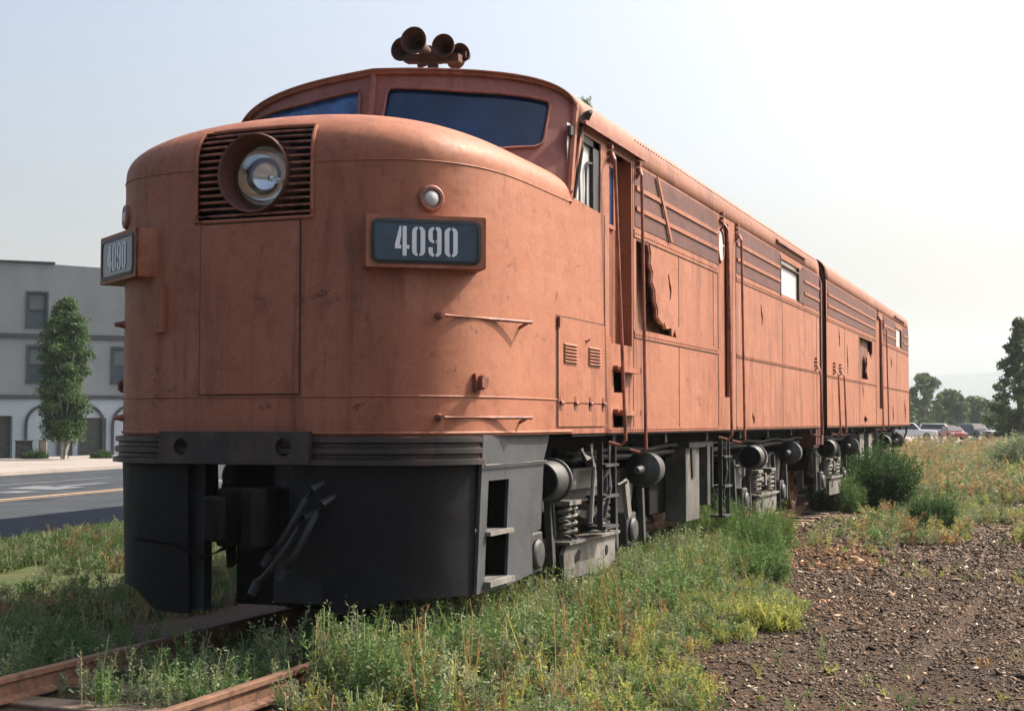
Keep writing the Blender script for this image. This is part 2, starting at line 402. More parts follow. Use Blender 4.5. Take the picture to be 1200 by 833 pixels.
for sg in (1, -1):
    c = Vector((x * sg, y, 1.88)); d = Vector((nx * sg, ny, 0)); t = Vector((-ny * sg, nx, 0)) 
    t = Vector((-d.y, d.x, 0)); mb.obox(c + d * .01, d * .02, t * .045, (0, 0, .065)); mb.obox(c + d * .045, d * .025, t * .012, (0, 0, .05)); mb.obox(c + d * .075, d * .008, t * .035, (0, 0, .035))
mb.build('jack_bracket', M['trim'], loco)

# cab front with windscreens
def ybase(x): return 1.72 + (.72 if x > 0 else .56) * (abs(x) / 1.6) ** 2.2
def ytop(x): return 1.95 + (.76 * (abs(x) / 1.6) ** 1.3 if x > 0 else .42 * (abs(x) / 1.6))
def cabf(u, v, off=0):       # u = x (bottom), v = z fraction 0..1
    zt = roofz(u * .985) - .015; z = 3.45 + (zt - 3.45) * v
    y = ybase(u) + (ytop(u) - ybase(u)) * v
    x = u * (1 - .015 * v)
    return (x, y - off, z)
def cab_v(u, z): return (z - 3.45) / (roofz(u * .985) - .015 - 3.45)
def winpoly(sg, gr=0):
    # corners given as (x, z)
    P = [(.13, 3.72), (1.36, 3.86), (1.43, 4.30), (1.30, 4.37), (.16, 4.47)]
    P = [(.08, 3.70), (1.33, 3.92), (1.375, 3.95), (1.39, 4.0), (1.41, 4.31), (1.395, 4.35), (1.34, 4.365), (.78, 4.41), (.2, 4.445), (.15, 4.44), (.125, 4.40)]
    cx, cz = .78, 4.08
    Q = [(sg * (x + gr * (1 if x > cx else -1)), z + gr * (1 if z > cz else -1)) for x, z in P]
    Q = [(u, cab_v(u, z)) for u, z in Q]
    return Q if sg > 0 else Q[::-1]
cf = sheet('cab_front', [(-1.6, 0), (1.6, 0), (1.6, .97), (1.5, .995), (1.2, 1), (-1.2, 1), (-1.5, .995), (-1.6, .97)], [winpoly(1), winpoly(-1)], lambda u, v: cabf(u, v), M['cab'], loco, step=.08, thick=.05, vs=np.arange(.08, 1, .08), flip=False)
for sg in (1, -1):
    mb = MB(); P = [Vector(cabf(u, v, .012)) for u, v in dens(winpoly(sg, -.004), .1)]; P.append(P[0]); mb.tube(P, .013, 6)
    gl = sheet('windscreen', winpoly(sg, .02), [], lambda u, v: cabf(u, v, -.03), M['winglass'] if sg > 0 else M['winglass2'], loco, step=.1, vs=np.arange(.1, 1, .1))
    mb.build('windscreen_seal', M['cab'], gl)
    mb = MB(); mb.tube([cabf(.75 * sg, .2, .03), cabf(.76 * sg, .5, .045), cabf(.45 * sg, .62, .04)] if 0 else [cabf(1.22 * sg, .98, .02), cabf(1.15 * sg, .95, .05)], .012, 6)
# centre post ridge and brow
mb = MB(); mb.tube([cabf(0, v, .004) for v in np.linspace(.1, 1, 6)], .03, 8); mb.build('centre_post', M['cab'], cf)
mb = MB(); mb.tube([cabf(u, .985, .02) for u in np.linspace(-1.55, 1.55, 60)], .022, 8); mb.build('brow_moulding', M['roof'], loco)
for sg in (1, -1):
    mb = MB(); mb.tube([cabf(1.585 * sg, v, .0) for v in np.linspace(0, .97, 10)], .035, 8); mb.build('corner_post', M['paint'], cf)
    if sg < 0: continue
    mb = MB(); mb.tube([(sg * 1.59, 2.70, 4.20), (sg * 1.64, 2.76, 4.24), (sg * 1.70, 2.70, 4.27)], [.03, .045, .02], 7); mb.tube([(sg * 1.61, 2.72, 4.2), (sg * 1.63, 2.68, 3.95), (sg * 1.615, 2.6, 3.7), (sg * 1.61, 2.52, 3.5)], [.022, .012, .018, .012], 6); mb.build('wiper_remnant', M['black'], cf)

# ---------- body sides (shared code for both units)
def tear(cy, z0, z1, w):
    n = 7; L = []; R = []
    for i in range(n):
        t = i / (n - 1); z = z0 + (z1 - z0) * t; ww = w * math.sin(PI * (t * .8 + .12)) * (1 if i in (0, n - 1) else .7 + .6 * random.random())
        c = cy + .04 * math.sin(t * 5); L.append((c - ww, z)); R.append((c + ww, z))
    return L + R[::-1]
TORN = [(4.44, 3.37), (4.86, 3.37), (4.92, 3.28), (4.89, 3.18), (4.99, 3.1), (4.96, 3.0), (5.07, 2.93), (5.08, 2.82), (5.18, 2.74), (5.17, 2.66), (5.34, 2.6), (5.42, 2.62), (5.5, 2.56), (5.78, 2.59), (5.8, 2.49), (5.93, 2.58), (6.0, 2.5), (4.44, 2.5)]
def body_side(root, y0, outer, holes, sg, nm='side_wall'):
    f = lambda u, v: (W * sg, u - y0, v)
    return sheet(nm, outer, holes, f, M['paint'], root, step=.5, thick=.03, flip=(sg < 0))
def side_trim(root, y0, sg, belts, seams, stripes, diag=None, rivets=True):
    X = W * sg
    def bx(mb, a, b, z0, z1, d, d0=-.005): mb.box(min(X + d0 * sg, X + d * sg), max(X + d0 * sg, X + d * sg), a - y0, b - y0, z0, z1)
    mb = MB()
    for a, b, z, h in belts: bx(mb, a, b, z - h / 2, z + h / 2, .009)
    mb.build('belt_strip', M['paint'], root)
    mb = MB()
    for a, b, z, h in belts:
        bx(mb, a, b, z - h / 2 - .012, z - h / 2 - .0005, .003)
    for y, z0, z1 in seams: bx(mb, y - .009, y + .009, z0, z1, .0035)
    mb.build('panel_seam', M['seam'], root)
    if rivets:
        mb = MB()
        for a, b, z, h in belts:
            for y in np.arange(a + .05, b - .03, .085):
                c = Vector((X + .009 * sg, y - y0, z)); n = 6
                mb.add([c + Vector((0, .014 * math.cos(2 * PI * i / n), .014 * math.sin(2 * PI * i / n))) for i in range(n)] + [c + Vector((sg * .010, .006 * math.cos(2 * PI * i / n), .006 * math.sin(2 * PI * i / n))) for i in range(n)],
                       [(i, (i + 1) % n, n + (i + 1) % n, n + i) for i in range(n)] + [tuple(range(n, 2 * n))])
        # rivets along the eave
        mb.build('rivets', M['paint'], root)
    mb = MB()
    for a, b in stripes: bx(mb, a, b, 3.50, 4.10, .006)
    if stripes: mb.build('maroon_band', M['maroon'], root)
    mb = MB()
    for a, b in stripes:
        for z in (3.675, 3.875): bx(mb, a + .02, b - .02, z - .022, z + .022, .022)
    if stripes: mb.build('band_trim', M['paint'], root)
def roof_part(root, ya, yb, y0, front=False):
    us = list(np.linspace(-W, W, 49)); us = [W * math.sin(math.radians(a)) for a in np.linspace(-90, 90, 61)]
    ys = np.arange(0, 1.0001, 1 / 40.); vv = []; fs = []
    for u in us:
        fy = ytop(u) - .05 if front else ya
        for t in ys: vv.append((u, fy + (yb - fy) * t - y0, roofz(u)))
    k = len(ys)
    for i in range(len(us) - 1):
        for j in range(k - 1): fs.append((i * k + j, i * k + j + 1, (i + 1) * k + j + 1, (i + 1) * k + j))
    mb = MB(); mb.add(vv, fs); 
    o = mb.build('roof', M['roof'], root, ang=50); m = o.modifiers.new('s', 'SOLIDIFY'); m.thickness = .02; m.offset = -1
    return o
wall_outer = [(2.45, 1.5), (15.85, 1.5), (15.85, 4.12), (2.74, 4.12), (2.45, 3.5)]
cabwin = [(2.56, 3.50), (3.28, 3.47), (3.30, 4.10), (2.82, 4.10)]
def doorhole(a, b, z0=1.62, z1=4.1): return [(a, z0), (b, z0), (b, z1), (a, z1)]
for sg in (1, -1):
    holes = [cabwin, doorhole(3.55, 4.28, 2.32, 4.10), doorhole(8.06, 8.62, 1.9, 4.06), [(12.2, 3.5), (14.1, 3.5), (14.1, 4.03), (12.2, 4.03)],
             [(3.68, 1.87), (4.02, 1.87), (4.02, 2.08), (3.66, 2.08)], [(3.66, 1.53), (4.05, 1.53), (4.05, 1.68), (3.66, 1.68)]]
    if sg > 0: holes += [TORN, tear(5.72, 2.88, 3.16, .045), tear(10.72, 2.93, 3.22, .06), tear(10.1, 1.55, 1.72, .07)]
    body_side(loco, 0, wall_outer if sg > 0 else [(2.45, 1.5), (15.85, 1.5), (15.85, 4.12), (2.37, 4.12), (2.28, 3.5), (2.45, 3.45)], holes, sg)
    side_trim(loco, 0, sg, [(4.36, 8.0, 3.43, .075), (9.05, 15.8, 3.43, .06), (4.36, 8.0, 2.445, .06), (9.05, 15.8, 2.445, .045), (3.45, 8.0, 1.525, .045), (9.05, 15.8, 1.525, .04)],
              [(6.1, 1.5, 2.41), (6.1, 2.62, 3.39), (12.3, 1.5, 3.39), (3.4, 1.5, 3.47), (4.33, 1.5, 4.1), (8.0, 1.5, 4.1), (9.02, 1.5, 4.1), (15.5, 1.5, 4.1), (7.75, 2.5, 3.4)],
              [(4.39, 7.98), (9.06, 12.14), (14.2, 15.8)])
X = W
# torn panel backing, small access door, diagonal strip (right side only)
mb = MB(); mb.box(1.46, 1.47, 4.34, 6.3, 2.40, 3.45); mb.build('torn_panel_lining', M['rust'], loco)
mb = MB()
for i in range(len(TORN) - 6):       # curled lip of the torn skin
    a = TORN[i + 1]; b = TORN[i + 2]
    mb.add([(X + .004, a[0], a[1]), (X + .004, b[0], b[1]), (X + .018, b[0] + .012, b[1] + .004), (X + .018, a[0] + .012, a[1] + .004)], [(0, 1, 2, 3)])
mb.build('torn_lip', M['paint'], loco)
mb = MB(); mb.box(1.42, 1.45, 5.3, 10.95, 1.52, 3.35); mb.build('inner_lining', M['dark'], loco)
mb = MB(); mb.prism([(5.12, 4.1), (5.2, 4.1), (5.75, 3.49), (5.67, 3.49)], lambda u, v, t: Vector((X + t, u, v)), .022, .034); mb.build('diagonal_strip', M['paint'], loco)
for sg in (1, -1):
    XX = W * sg
    bx = lambda mb, a, b, z0, z1, d, d0=0: mb.box(min(XX + d0 * sg, XX + d * sg), max(XX + d0 * sg, XX + d * sg), a, b, z0, z1)
    mb = MB(); bx(mb, 2.06, 3.37, 1.555, 2.475, .004); mb.build('hatch_gap', M['seam'], loco)
    mb = MB(); bx(mb, 2.09, 3.36, 1.76, 2.46, .014, .002); bx(mb, 2.09, 3.36, 1.56, 1.75, .012, .002)
    h = mb.build('side_hatch', M['paint'], loco)
    mb = MB()
    for a in (2.22, 2.88):
        for i in range(6): 
            z = 2.11 + i * .028; mb.add([(XX + .014 * sg, a, z), (XX + .014 * sg, a + .34, z), (XX + .034 * sg, a + .34, z - .014), (XX + .034 * sg, a, z - .014), (XX + .014 * sg, a, z - .016), (XX + .014 * sg, a + .34, z - .016)], [(0, 1, 2, 3), (3, 2, 5, 4)])
    mb.build('hatch_louvre', M['paint'], h)
    mb = MB()
    for a in (2.12, 2.5, 2.9, 3.28): mb.cyl((XX + .02 * sg, a, 1.755), (XX + .02 * sg, a + .07, 1.755), .017, n=8); bx(mb, a, a + .07, 1.70, 1.81, .018, .012)
    for a in (2.12,): bx(mb, a - .04, a + .01, 2.38, 2.46, .03, .012)
    mb.tube([(XX + .015 * sg, 2.8, 2.3), (XX + .04 * sg, 2.83, 2.31), (XX + .015 * sg, 2.86, 2.3)], .01, 6); mb.build('hatch_hinge', M['trim'], h)
    # cab window
    mb = MB(); mb.add([(XX - .05 * sg, 2.5, 3.4), (XX - .05 * sg, 3.34, 3.4), (XX - .05 * sg, 3.34, 4.15), (XX - .05 * sg, 2.5, 4.15)], [(0, 1, 2, 3)]); cw = mb.build('cab_window', M['palepane'], loco)
    mb = MB(); x0, x1 = sorted((XX - .048 * sg, XX - .015 * sg))
    mb.box(x0, x1, 3.12, 3.32, 3.45, 4.12); mb.box(x0, x1, 2.5, 3.32, 4.04, 4.12); mb.tube([(XX - .03 * sg, 2.78, 3.45), (XX - .03 * sg, 2.76, 4.1)], .012, 6)
    mb.tube([(XX - .03 * sg, 2.95, 3.47), (XX - .03 * sg, 2.96, 3.83), (XX - .03 * sg, 3.0, 3.88), (XX - .03 * sg, 3.16, 3.9)], .014, 6); mb.build('window_frame', M['black'], cw)
    # doors
    dx = XX - .13 * sg; x0, x1 = sorted((dx, dx - .04 * sg))
    mb = MB(); mb.box(x0, x1, 3.5, 4.34, 2.2, 4.12); dr = mb.build('cab_door', M['paint'], loco)
    x2, x3 = sorted((dx, dx + .02 * sg)); mb = MB(); mb.box(x2, x3, 3.70, 4.02, 3.46, 4.0); mb.build('door_window', M['winglass'], dr)
    mb = MB()
    for P in ([(3.64, 3.42), (4.08, 3.42), (4.08, 3.46), (3.64, 3.46)], [(3.64, 4.0), (4.08, 4.0), (4.08, 4.04), (3.64, 4.04)], [(3.64, 3.46), (3.70, 3.46), (3.70, 4.0), (3.64, 4.0)], [(4.02, 3.46), (4.08, 3.46), (4.08, 4.0), (4.02, 4.0)]):
        mb.prism(P, lambda u, v, t: Vector((dx + t * sg, u, v)), .0, .03)
    mb.build('door_window_frame', M['paint'], dr)
    mb = MB(); mb.box(x2, x3, 3.62, 3.95, 2.4, 3.38); mb.build('door_panel', M['maroon'], dr)
    mb = MB()       # jambs and sill of the recess
    xa, xb = sorted((XX - .002 * sg, XX - .14 * sg)); mb.box(xa, xb, 3.5, 3.548, 2.3, 4.12); mb.box(xa, xb, 4.282, 4.33, 2.3, 4.12); mb.box(xa, xb, 3.5, 4.33, 2.27, 2.318); mb.build('door_jamb', M['paint'], loco)
    mb = MB()
    for z in (2.085, 1.685):
        xa, xb = sorted((XX - .15 * sg, XX + .05 * sg)); mb.box(xa, xb, 3.66, 4.02, z, z + .03)
        xa, xb = sorted((XX + .001 * sg, XX + .09 * sg)); mb.box(xa, xb, 3.70, 4.30, z - .028, z + .022)
    mb.build('door_step', M['paint'], loco)
    mb = MB(); xa, xb = sorted((XX - .17 * sg, XX - .16 * sg)); mb.box(xa, xb, 3.6, 4.1, 1.5, 2.1); mb.build('step_pocket', M['trim'], loco)
    # second door with oval window
    dx = XX - .05 * sg; x0, x1 = sorted((dx, dx - .04 * sg)); mb = MB(); mb.box(x0, x1, 8.02, 8.68, 1.85, 4.1); d2 = mb.build('engine_room_door', M['paint'], loco)
    mb = MB(); mb.prism(circ(8.34, 3.77, .15, .19), lambda u, v, t: Vector((dx + t * sg, u, v)), 0, .012); mb.build('oval_window', M['palepane'], d2)
    mb = MB(); P = [Vector((dx + .012 * sg, u, v)) for u, v in circ(8.34, 3.77, .16, .2)]; mb.tube(P + [P[0]], .018, 6); mb.build('oval_frame', M['trim'], d2)
    mb = MB(); bx(mb, 8.1, 8.6, 1.62, 1.86, -.005, -.1); mb.build('step_pocket', M['dark'], loco)
    # engine room window
    mb = MB(); x0, x1 = sorted((XX - .03 * sg, XX - .04 * sg)); mb.box(x0, x1, 12.15, 14.15, 3.45, 4.08); ew = mb.build('engine_room_window', M['palepane'], loco)
    mb = MB(); x0, x1 = sorted((XX - .029 * sg, XX + .012 * sg)); mb.box(x0, x1, 13.75, 14.1, 3.5, 4.03); mb.box(x0, x1, 12.2, 13.75, 3.93, 3.955); mb.box(x0, x1, 12.14, 12.2, 3.46, 4.07); mb.box(x0, x1, 14.1, 14.16, 3.46, 4.07); mb.build('window_frame', M['seam'], ew)
    # rain gutters
    def gut(a, b, z, d=.07):
        mb = MB(); xa = XX - .03 * sg; mb.prism([(0, 0), (d, -.035), (d, -.01), (0, .035)], lambda u, v, t: Vector((xa + u * sg, t, z + v)), a, b); return mb
    gut(2.66, 4.62, 4.19, .10).build('rain_gutter', M['trim'], loco); gut(11.85, 14.4, 4.26).build('rain_gutter', M['trim'], loco)
    # handrails
    def rail(y, zt, zb, out, yb=None, xo=.10, xb=.13, r=.017, name='handrail', root=loco, y0=0):
        yb = y if yb is None else yb
        P = [(XX - .01 * sg, y - out - y0, zt - .05), (XX + (xo * .6) * sg, y - out * .6 - y0, zt + .02), (XX + xo * sg, y - y0, zt - .05)]
        for t in np.linspace(.1, 1, 6): P.append((XX + (xo + (xb - xo) * t) * sg, y + (yb - y) * t - y0, zt - .05 + (zb - zt + .1) * t))
        P.append((XX + (xb - .05) * sg, yb - y0 + .0, zb)); P.append((XX - .03 * sg, yb - y0, zb + .03))
        mb = MB(); mb.tube(P, r, 8)
        for k in range(3): mb.box(*sorted((XX, XX + .045 * sg)), y - out - y0 - .02, y - out - y0 + .03, zt + .02 + k * .06, zt + .055 + k * .06)
        return mb.build(name, M['trim'], root)
    rail(3.40, 4.02, 1.38, -.12, 3.62); rail(4.30, 4.02, 1.30, -.16, 4.30)
    rail(8.14, 3.98, 1.38, -.03, 8.14); rail(8.93, 3.95, 1.33, -.1, 8.9)
    rail(15.25, 2.5, 1.35, -.05, 15.25, root=loco)
roof_part(loco, 2, 15.85, 0, True)
# eave rivets both rows
mb = MB()
for sg in (1, -1):
    for y in np.arange(4.5, 15.7, .1):
        for xx in (1.573,):
            c = Vector((xx * sg, y, roofz(xx))); mb.lathe(c, (sg, 0, .35), [(0, .014), (.010, .006)], 6)
mb.build('eave_rivets', M['roof'], loco)
mb = MB(); mb.box(-.5, .5, 8.2, 9.6, 4.58, 4.66); mb.box(.35, .9, 7.0, 9.0, 4.56, 4.63); mb.lathe((.75, 7.1, 4.6), (0, 0, 1), [(0, .05), (.08, .04), (.1, .02)], 8); mb.box(.3, .55, 13.6, 14.4, 4.58, 4.68); mb.lathe((.62, 15.3, 4.55), (0, 0, 1), [(0, .12), (.14, .12), (.16, .08)], 12)
mb.build('roof_hatch', M['roof'], loco, bevel=.02)
mb = MB(); mb.lathe((.55, 3.2, 4.6), (0, 0, 1), [(0, .09), (.05, .07), (.11, .03)], 10); mb.lathe((.85, 3.6, 4.58), (0, 0, 1), [(0, .05), (.05, .04), (.12, .015)], 8); mb.build('roof_fitting', M['roof'], loco)
# body ends
for y in (15.85,):
    P = [(-W, 1.5), (W, 1.5)] + [(u, roofz(u) - .01) for u in np.linspace(W, -W, 31)]
    mb = MB(); mb.prism(P, lambda u, v, t: Vector((u, t, v)), y - .03, y); mb.build('end_wall', M['maroon'], loco)
# horn
hb = Vector((.2, 2.72, 4.6)); mb = MB(); mb.cyl(hb, hb + Vector((0, 0, .28)), .05, n=12); mb.obox(hb + Vector((0, 0, .27)), (.27, 0, -.02), (0, .05, 0), (0, 0, .035)); mb.tube([hb + Vector((-.2, .1, .26)), hb + Vector((0, .15, .3)), hb + Vector((.3, .1, .3))], .045, 8); mb.box(.12, .28, 2.62, 2.82, 4.58, 4.64)
M['hornrust'] = simple('dark_horn', (.07, .032, .022), .8, 0, .5, 12, .002)
horn = mb.build('air_horn', M['hornrust'], loco)
def bell(mouth, d, r, L):
    d = Vector(d).normalized(); mb = MB(); mb.lathe(Vector(mouth), -d, [(0.01, r * .9), (0, r), (0, r * 1.05), (.02, r * 1.03), (.08, r * .72), (.16, r * .48), (L, r * .28), (L + .01, r * .5), (L + .06, r * .5)], 24, cap=True)
    v = mb.v; mb.f = [f for f in mb.f if len(f) == 4]; mb.mi = mb.mi[:len(mb.f)]
    mb.lathe(Vector(mouth), -d, [(0.0, r * .95), (.08, r * .62), (.16, r * .38), (.2, r * .2), (.2, .001)], 24, cap=False)
    return mb.build('horn_bell', M['hornrust'], horn)
bell((-.12, 2.72, 4.99), (-.12, -1, .02), .105, .3); bell((.08, 2.55, 5.01), (0.05, -1, .03), .118, .36); bell((.35, 2.6, 4.95), (.12, -1, 0), .100, .3); bell((.46, 2.75, 4.91), (.75, -.65, 0), .085, .2); bell((.2, 3.25, 4.99), (0, 1, 0), .09, .26)

# ---------- pilot and anticlimber
sA = s_of_x(1.5)
mb = MB()
prof = [(0.02, 1.495), (.055, 1.49), (.055, 1.455), (.03, 1.445), (.03, 1.42), (.06, 1.41), (.06, 1.375), (.03, 1.365), (.03, 1.34), (.075, 1.33), (.075, 1.295), (0.0, 1.29), (-.2, 1.29), (-.2, 1.495)]
def sweep(mb, prof, s0, s1, n):
    k = len(prof); vv = []; fs = []
    for s in np.linspace(s0, s1, n):
        for o, z in prof:
            x, y, _, _ = plan(s, o); vv.append((x, y, z))
    for i in range(n - 1):
        for j in range(k): j2 = (j + 1) % k; fs.append((i * k + j, (i + 1) * k + j, (i + 1) * k + j2, i * k + j2))
    fs.append(tuple(range(k))); fs.append(tuple((n - 1) * k + j for j in range(k))[::-1]); mb.add(vv, fs)
sweep(mb, prof, -sA, sA, 70); mb.build('anticlimber', M['rib'], loco, ang=25)
mb = MB(); 
sheet('coupler_plate', [(-.72, 1.30), (.52, 1.30), (.52, 1.53), (-.72, 1.53)], [circ(-.53, 1.42, .06, .06), circ(.32, 1.42, .065, .065)], lambda u, v: (u, -.10, v), M['rib'], loco, step=.2, thick=.06)
mb.box(-.70, .5, -.03, .1, 1.31, 1.50); mb.build('plate_backing', M['black'], loco)
def pz(s):      # bottom of the pilot
    a = abs(s); return .36 if a > 1.15 else (.20 + .16 * max(0, (a - .85) / .3) if s < 0 else .22 + .13 * max(0, (a - .5) / .6))
for s0, s1 in ((-sA, s_of_x(-.54)), (s_of_x(.56), sA)):
    ss = np.linspace(s0, s1, 16); out = [(s, pz(s)) for s in ss] + [(s1, 1.292), (s0, 1.292)]
    sheet('pilot_plate', out, [], lambda u, v: (*plan(u, .0 - .03 * (1.29 - v))[:2], v), M['pilot'], loco, step=.1, thick=.03)
mb = MB(); mb.box(-.6, -.45, .1, .2, .22, 1.3); mb.box(.1, .62, .16, .22, .3, 1.3); mb.build('pilot_crossbar', M['black'], loco)
mb = MB(); mb.box(-.22, .22, .15, 2.2, .72, 1.12); mb.box(-.36, .6, .40, .46, .24, 1.5); mb.box(-.05, .6, .6, .64, .2, .6); mb.box(-1.2, 1.2, 1.9, 2.1, .3, 1.5); mb.build('draft_gear', M['grease'], loco)
# coupler with knuckle
mb = MB(); mb.prism([(-.17, .3), (.16, .3), (.18, .05), (.24, -.1), (.2, -.22), (.1, -.2), (.08, -.08), (-.02, -.04), (-.08, -.12), (-.16, -.1), (-.22, .05)], lambda u, v, t: Vector((u, v - .1, t)), .72, 1.13); cp = mb.build('coupler', M['grease'], loco, bevel=.02)
mb = MB(); mb.prism([(-.17, -.1), (-.06, -.18), (.03, -.27), (-.02, -.33), (-.13, -.3), (-.2, -.18)], lambda u, v, t: Vector((u, v - .1, t)), .77, 1.08); mb.build('coupler_knuckle', M['grease'], cp, bevel=.02)
mb = MB(); mb.tube([(-.15, -.1, .7), (-.35, -.05, .62), (-.6, -.08, .72), (-.95, -.02, .74)], .018, 6); mb.build('uncoupling_lever', M['grease'], cp)
for k, (x0, x1) in enumerate(((.52, .2), (.60, .33), (.46, .1))):
    mb = MB(); P = []
    for t in np.linspace(0, 1, 14): P.append((x0 + (x1 - x0) * t, -.06 - .1 * math.sin(PI * t), 1.12 - .1 * k - .45 * t + .0 * t - .1 * math.sin(PI * t)))
    mb.tube(P, .024, 8); mb.cyl(P[0], Vector(P[0]) + Vector((.05, .12, .06)), .035, n=10); mb.cyl(P[-1], Vector(P[-1]) + Vector((-.04, -.02, -.09)), .035, n=10); mb.build('brake_hose', M['gasket'], loco)
# pilot sides
y_c = plan(sA)[1]
for sg in (1, -1):
    XX = 1.525 * sg
    f = lambda u, v: ((1.50 + .05 * min(1, (v - .4) / 1.1)) * sg, u, v)
    yb = 1.93
    holes = [[(y_c + .14, .80), (y_c + .55, .80), (y_c + .55, 1.17), (y_c + .14, 1.17)], [(y_c + .14, .44), (y_c + .6, .44), (y_c + .6, .77), (y_c + .14, .77)]]
    out = [(y_c, .36), (y_c + .62, .36), (1.78, .40), (1.72, .72), (yb, .74), (yb, 1.29), (yb + .12, 1.5), (y_c, 1.5)]
    sd = sheet('pilot_side', out, holes, f, M['pilotside'], loco, step=.15, thick=.025, flip=(sg < 0))
    mb = MB(); a, b = sorted((1.56 * sg, 1.2 * sg)); mb.box(a, b, y_c + .12, y_c + .6, .77, .80); mb.box(a, b, y_c + .12, y_c + .62, .40, .44); mb.build('pilot_step', M['truckgrey'], loco)
    mb = MB(); a, b = sorted((1.30 * sg, 1.28 * sg)); mb.box(a, b, y_c + .1, y_c + .66, .4, 1.25); mb.box(*sorted((1.5 * sg, 1.3 * sg)), y_c + .62, y_c + .64, .4, 1.25); mb.build('step_back', M['grease'], loco)
    mb = MB(); mb.tube([(1.562 * sg, y_c, 1.285), (1.562 * sg, yb, 1.285)], .008, 6); mb.build('pilot_weld_bead', M['truckgrey'], sd)

# ---------- underframe, tank, trucks
def underframe(root, ya, yb, y0):
    mb = MB(); mb.box(-1.22, 1.22, ya - y0, yb - y0, 1.36, 1.49); mb.box(-1.59, 1.59, ya + (.6 if y0 == 0 else 0) - y0, yb - y0, 1.475, 1.499); mb.box(-.35, .35, ya - y0, yb - y0, .95, 1.36)
    for sg in (1, -1): mb.box(*sorted((1.1 * sg, 1.2 * sg)), ya - y0, yb - y0, 1.2, 1.37)
    rnd = random.Random(3)
    for y in np.arange(ya + .4, yb - .3, .8):
        mb.box(-1.25, 1.25, y - y0, y - y0 + .08, 1.2, 1.37)
    mb.build('underframe', M['grease'], root)
    mb = MB()
    for sg in (1, -1):
        mb.tube([(1.32 * sg, t - y0, 1.32 + .015 * math.sin(t * 3)) for t in np.linspace(ya + 1.2, yb - .3, 40)], .022, 6)
        mb.tube([(1.27 * sg, t - y0, 1.25 + .01 * math.sin(t * 2)) for t in np.linspace(ya + 1.2, yb - .3, 40)], .03, 6)
        for y in np.arange(ya + 2, yb - .5, 1.9):
            mb.box(*sorted((1.46 * sg, 1.52 * sg)), y - y0, y - y0 + .09, 1.38, 1.475)
    mb.build('underframe_piping', M['black'], root)
underframe(loco, 1.9, 15.85, 0)
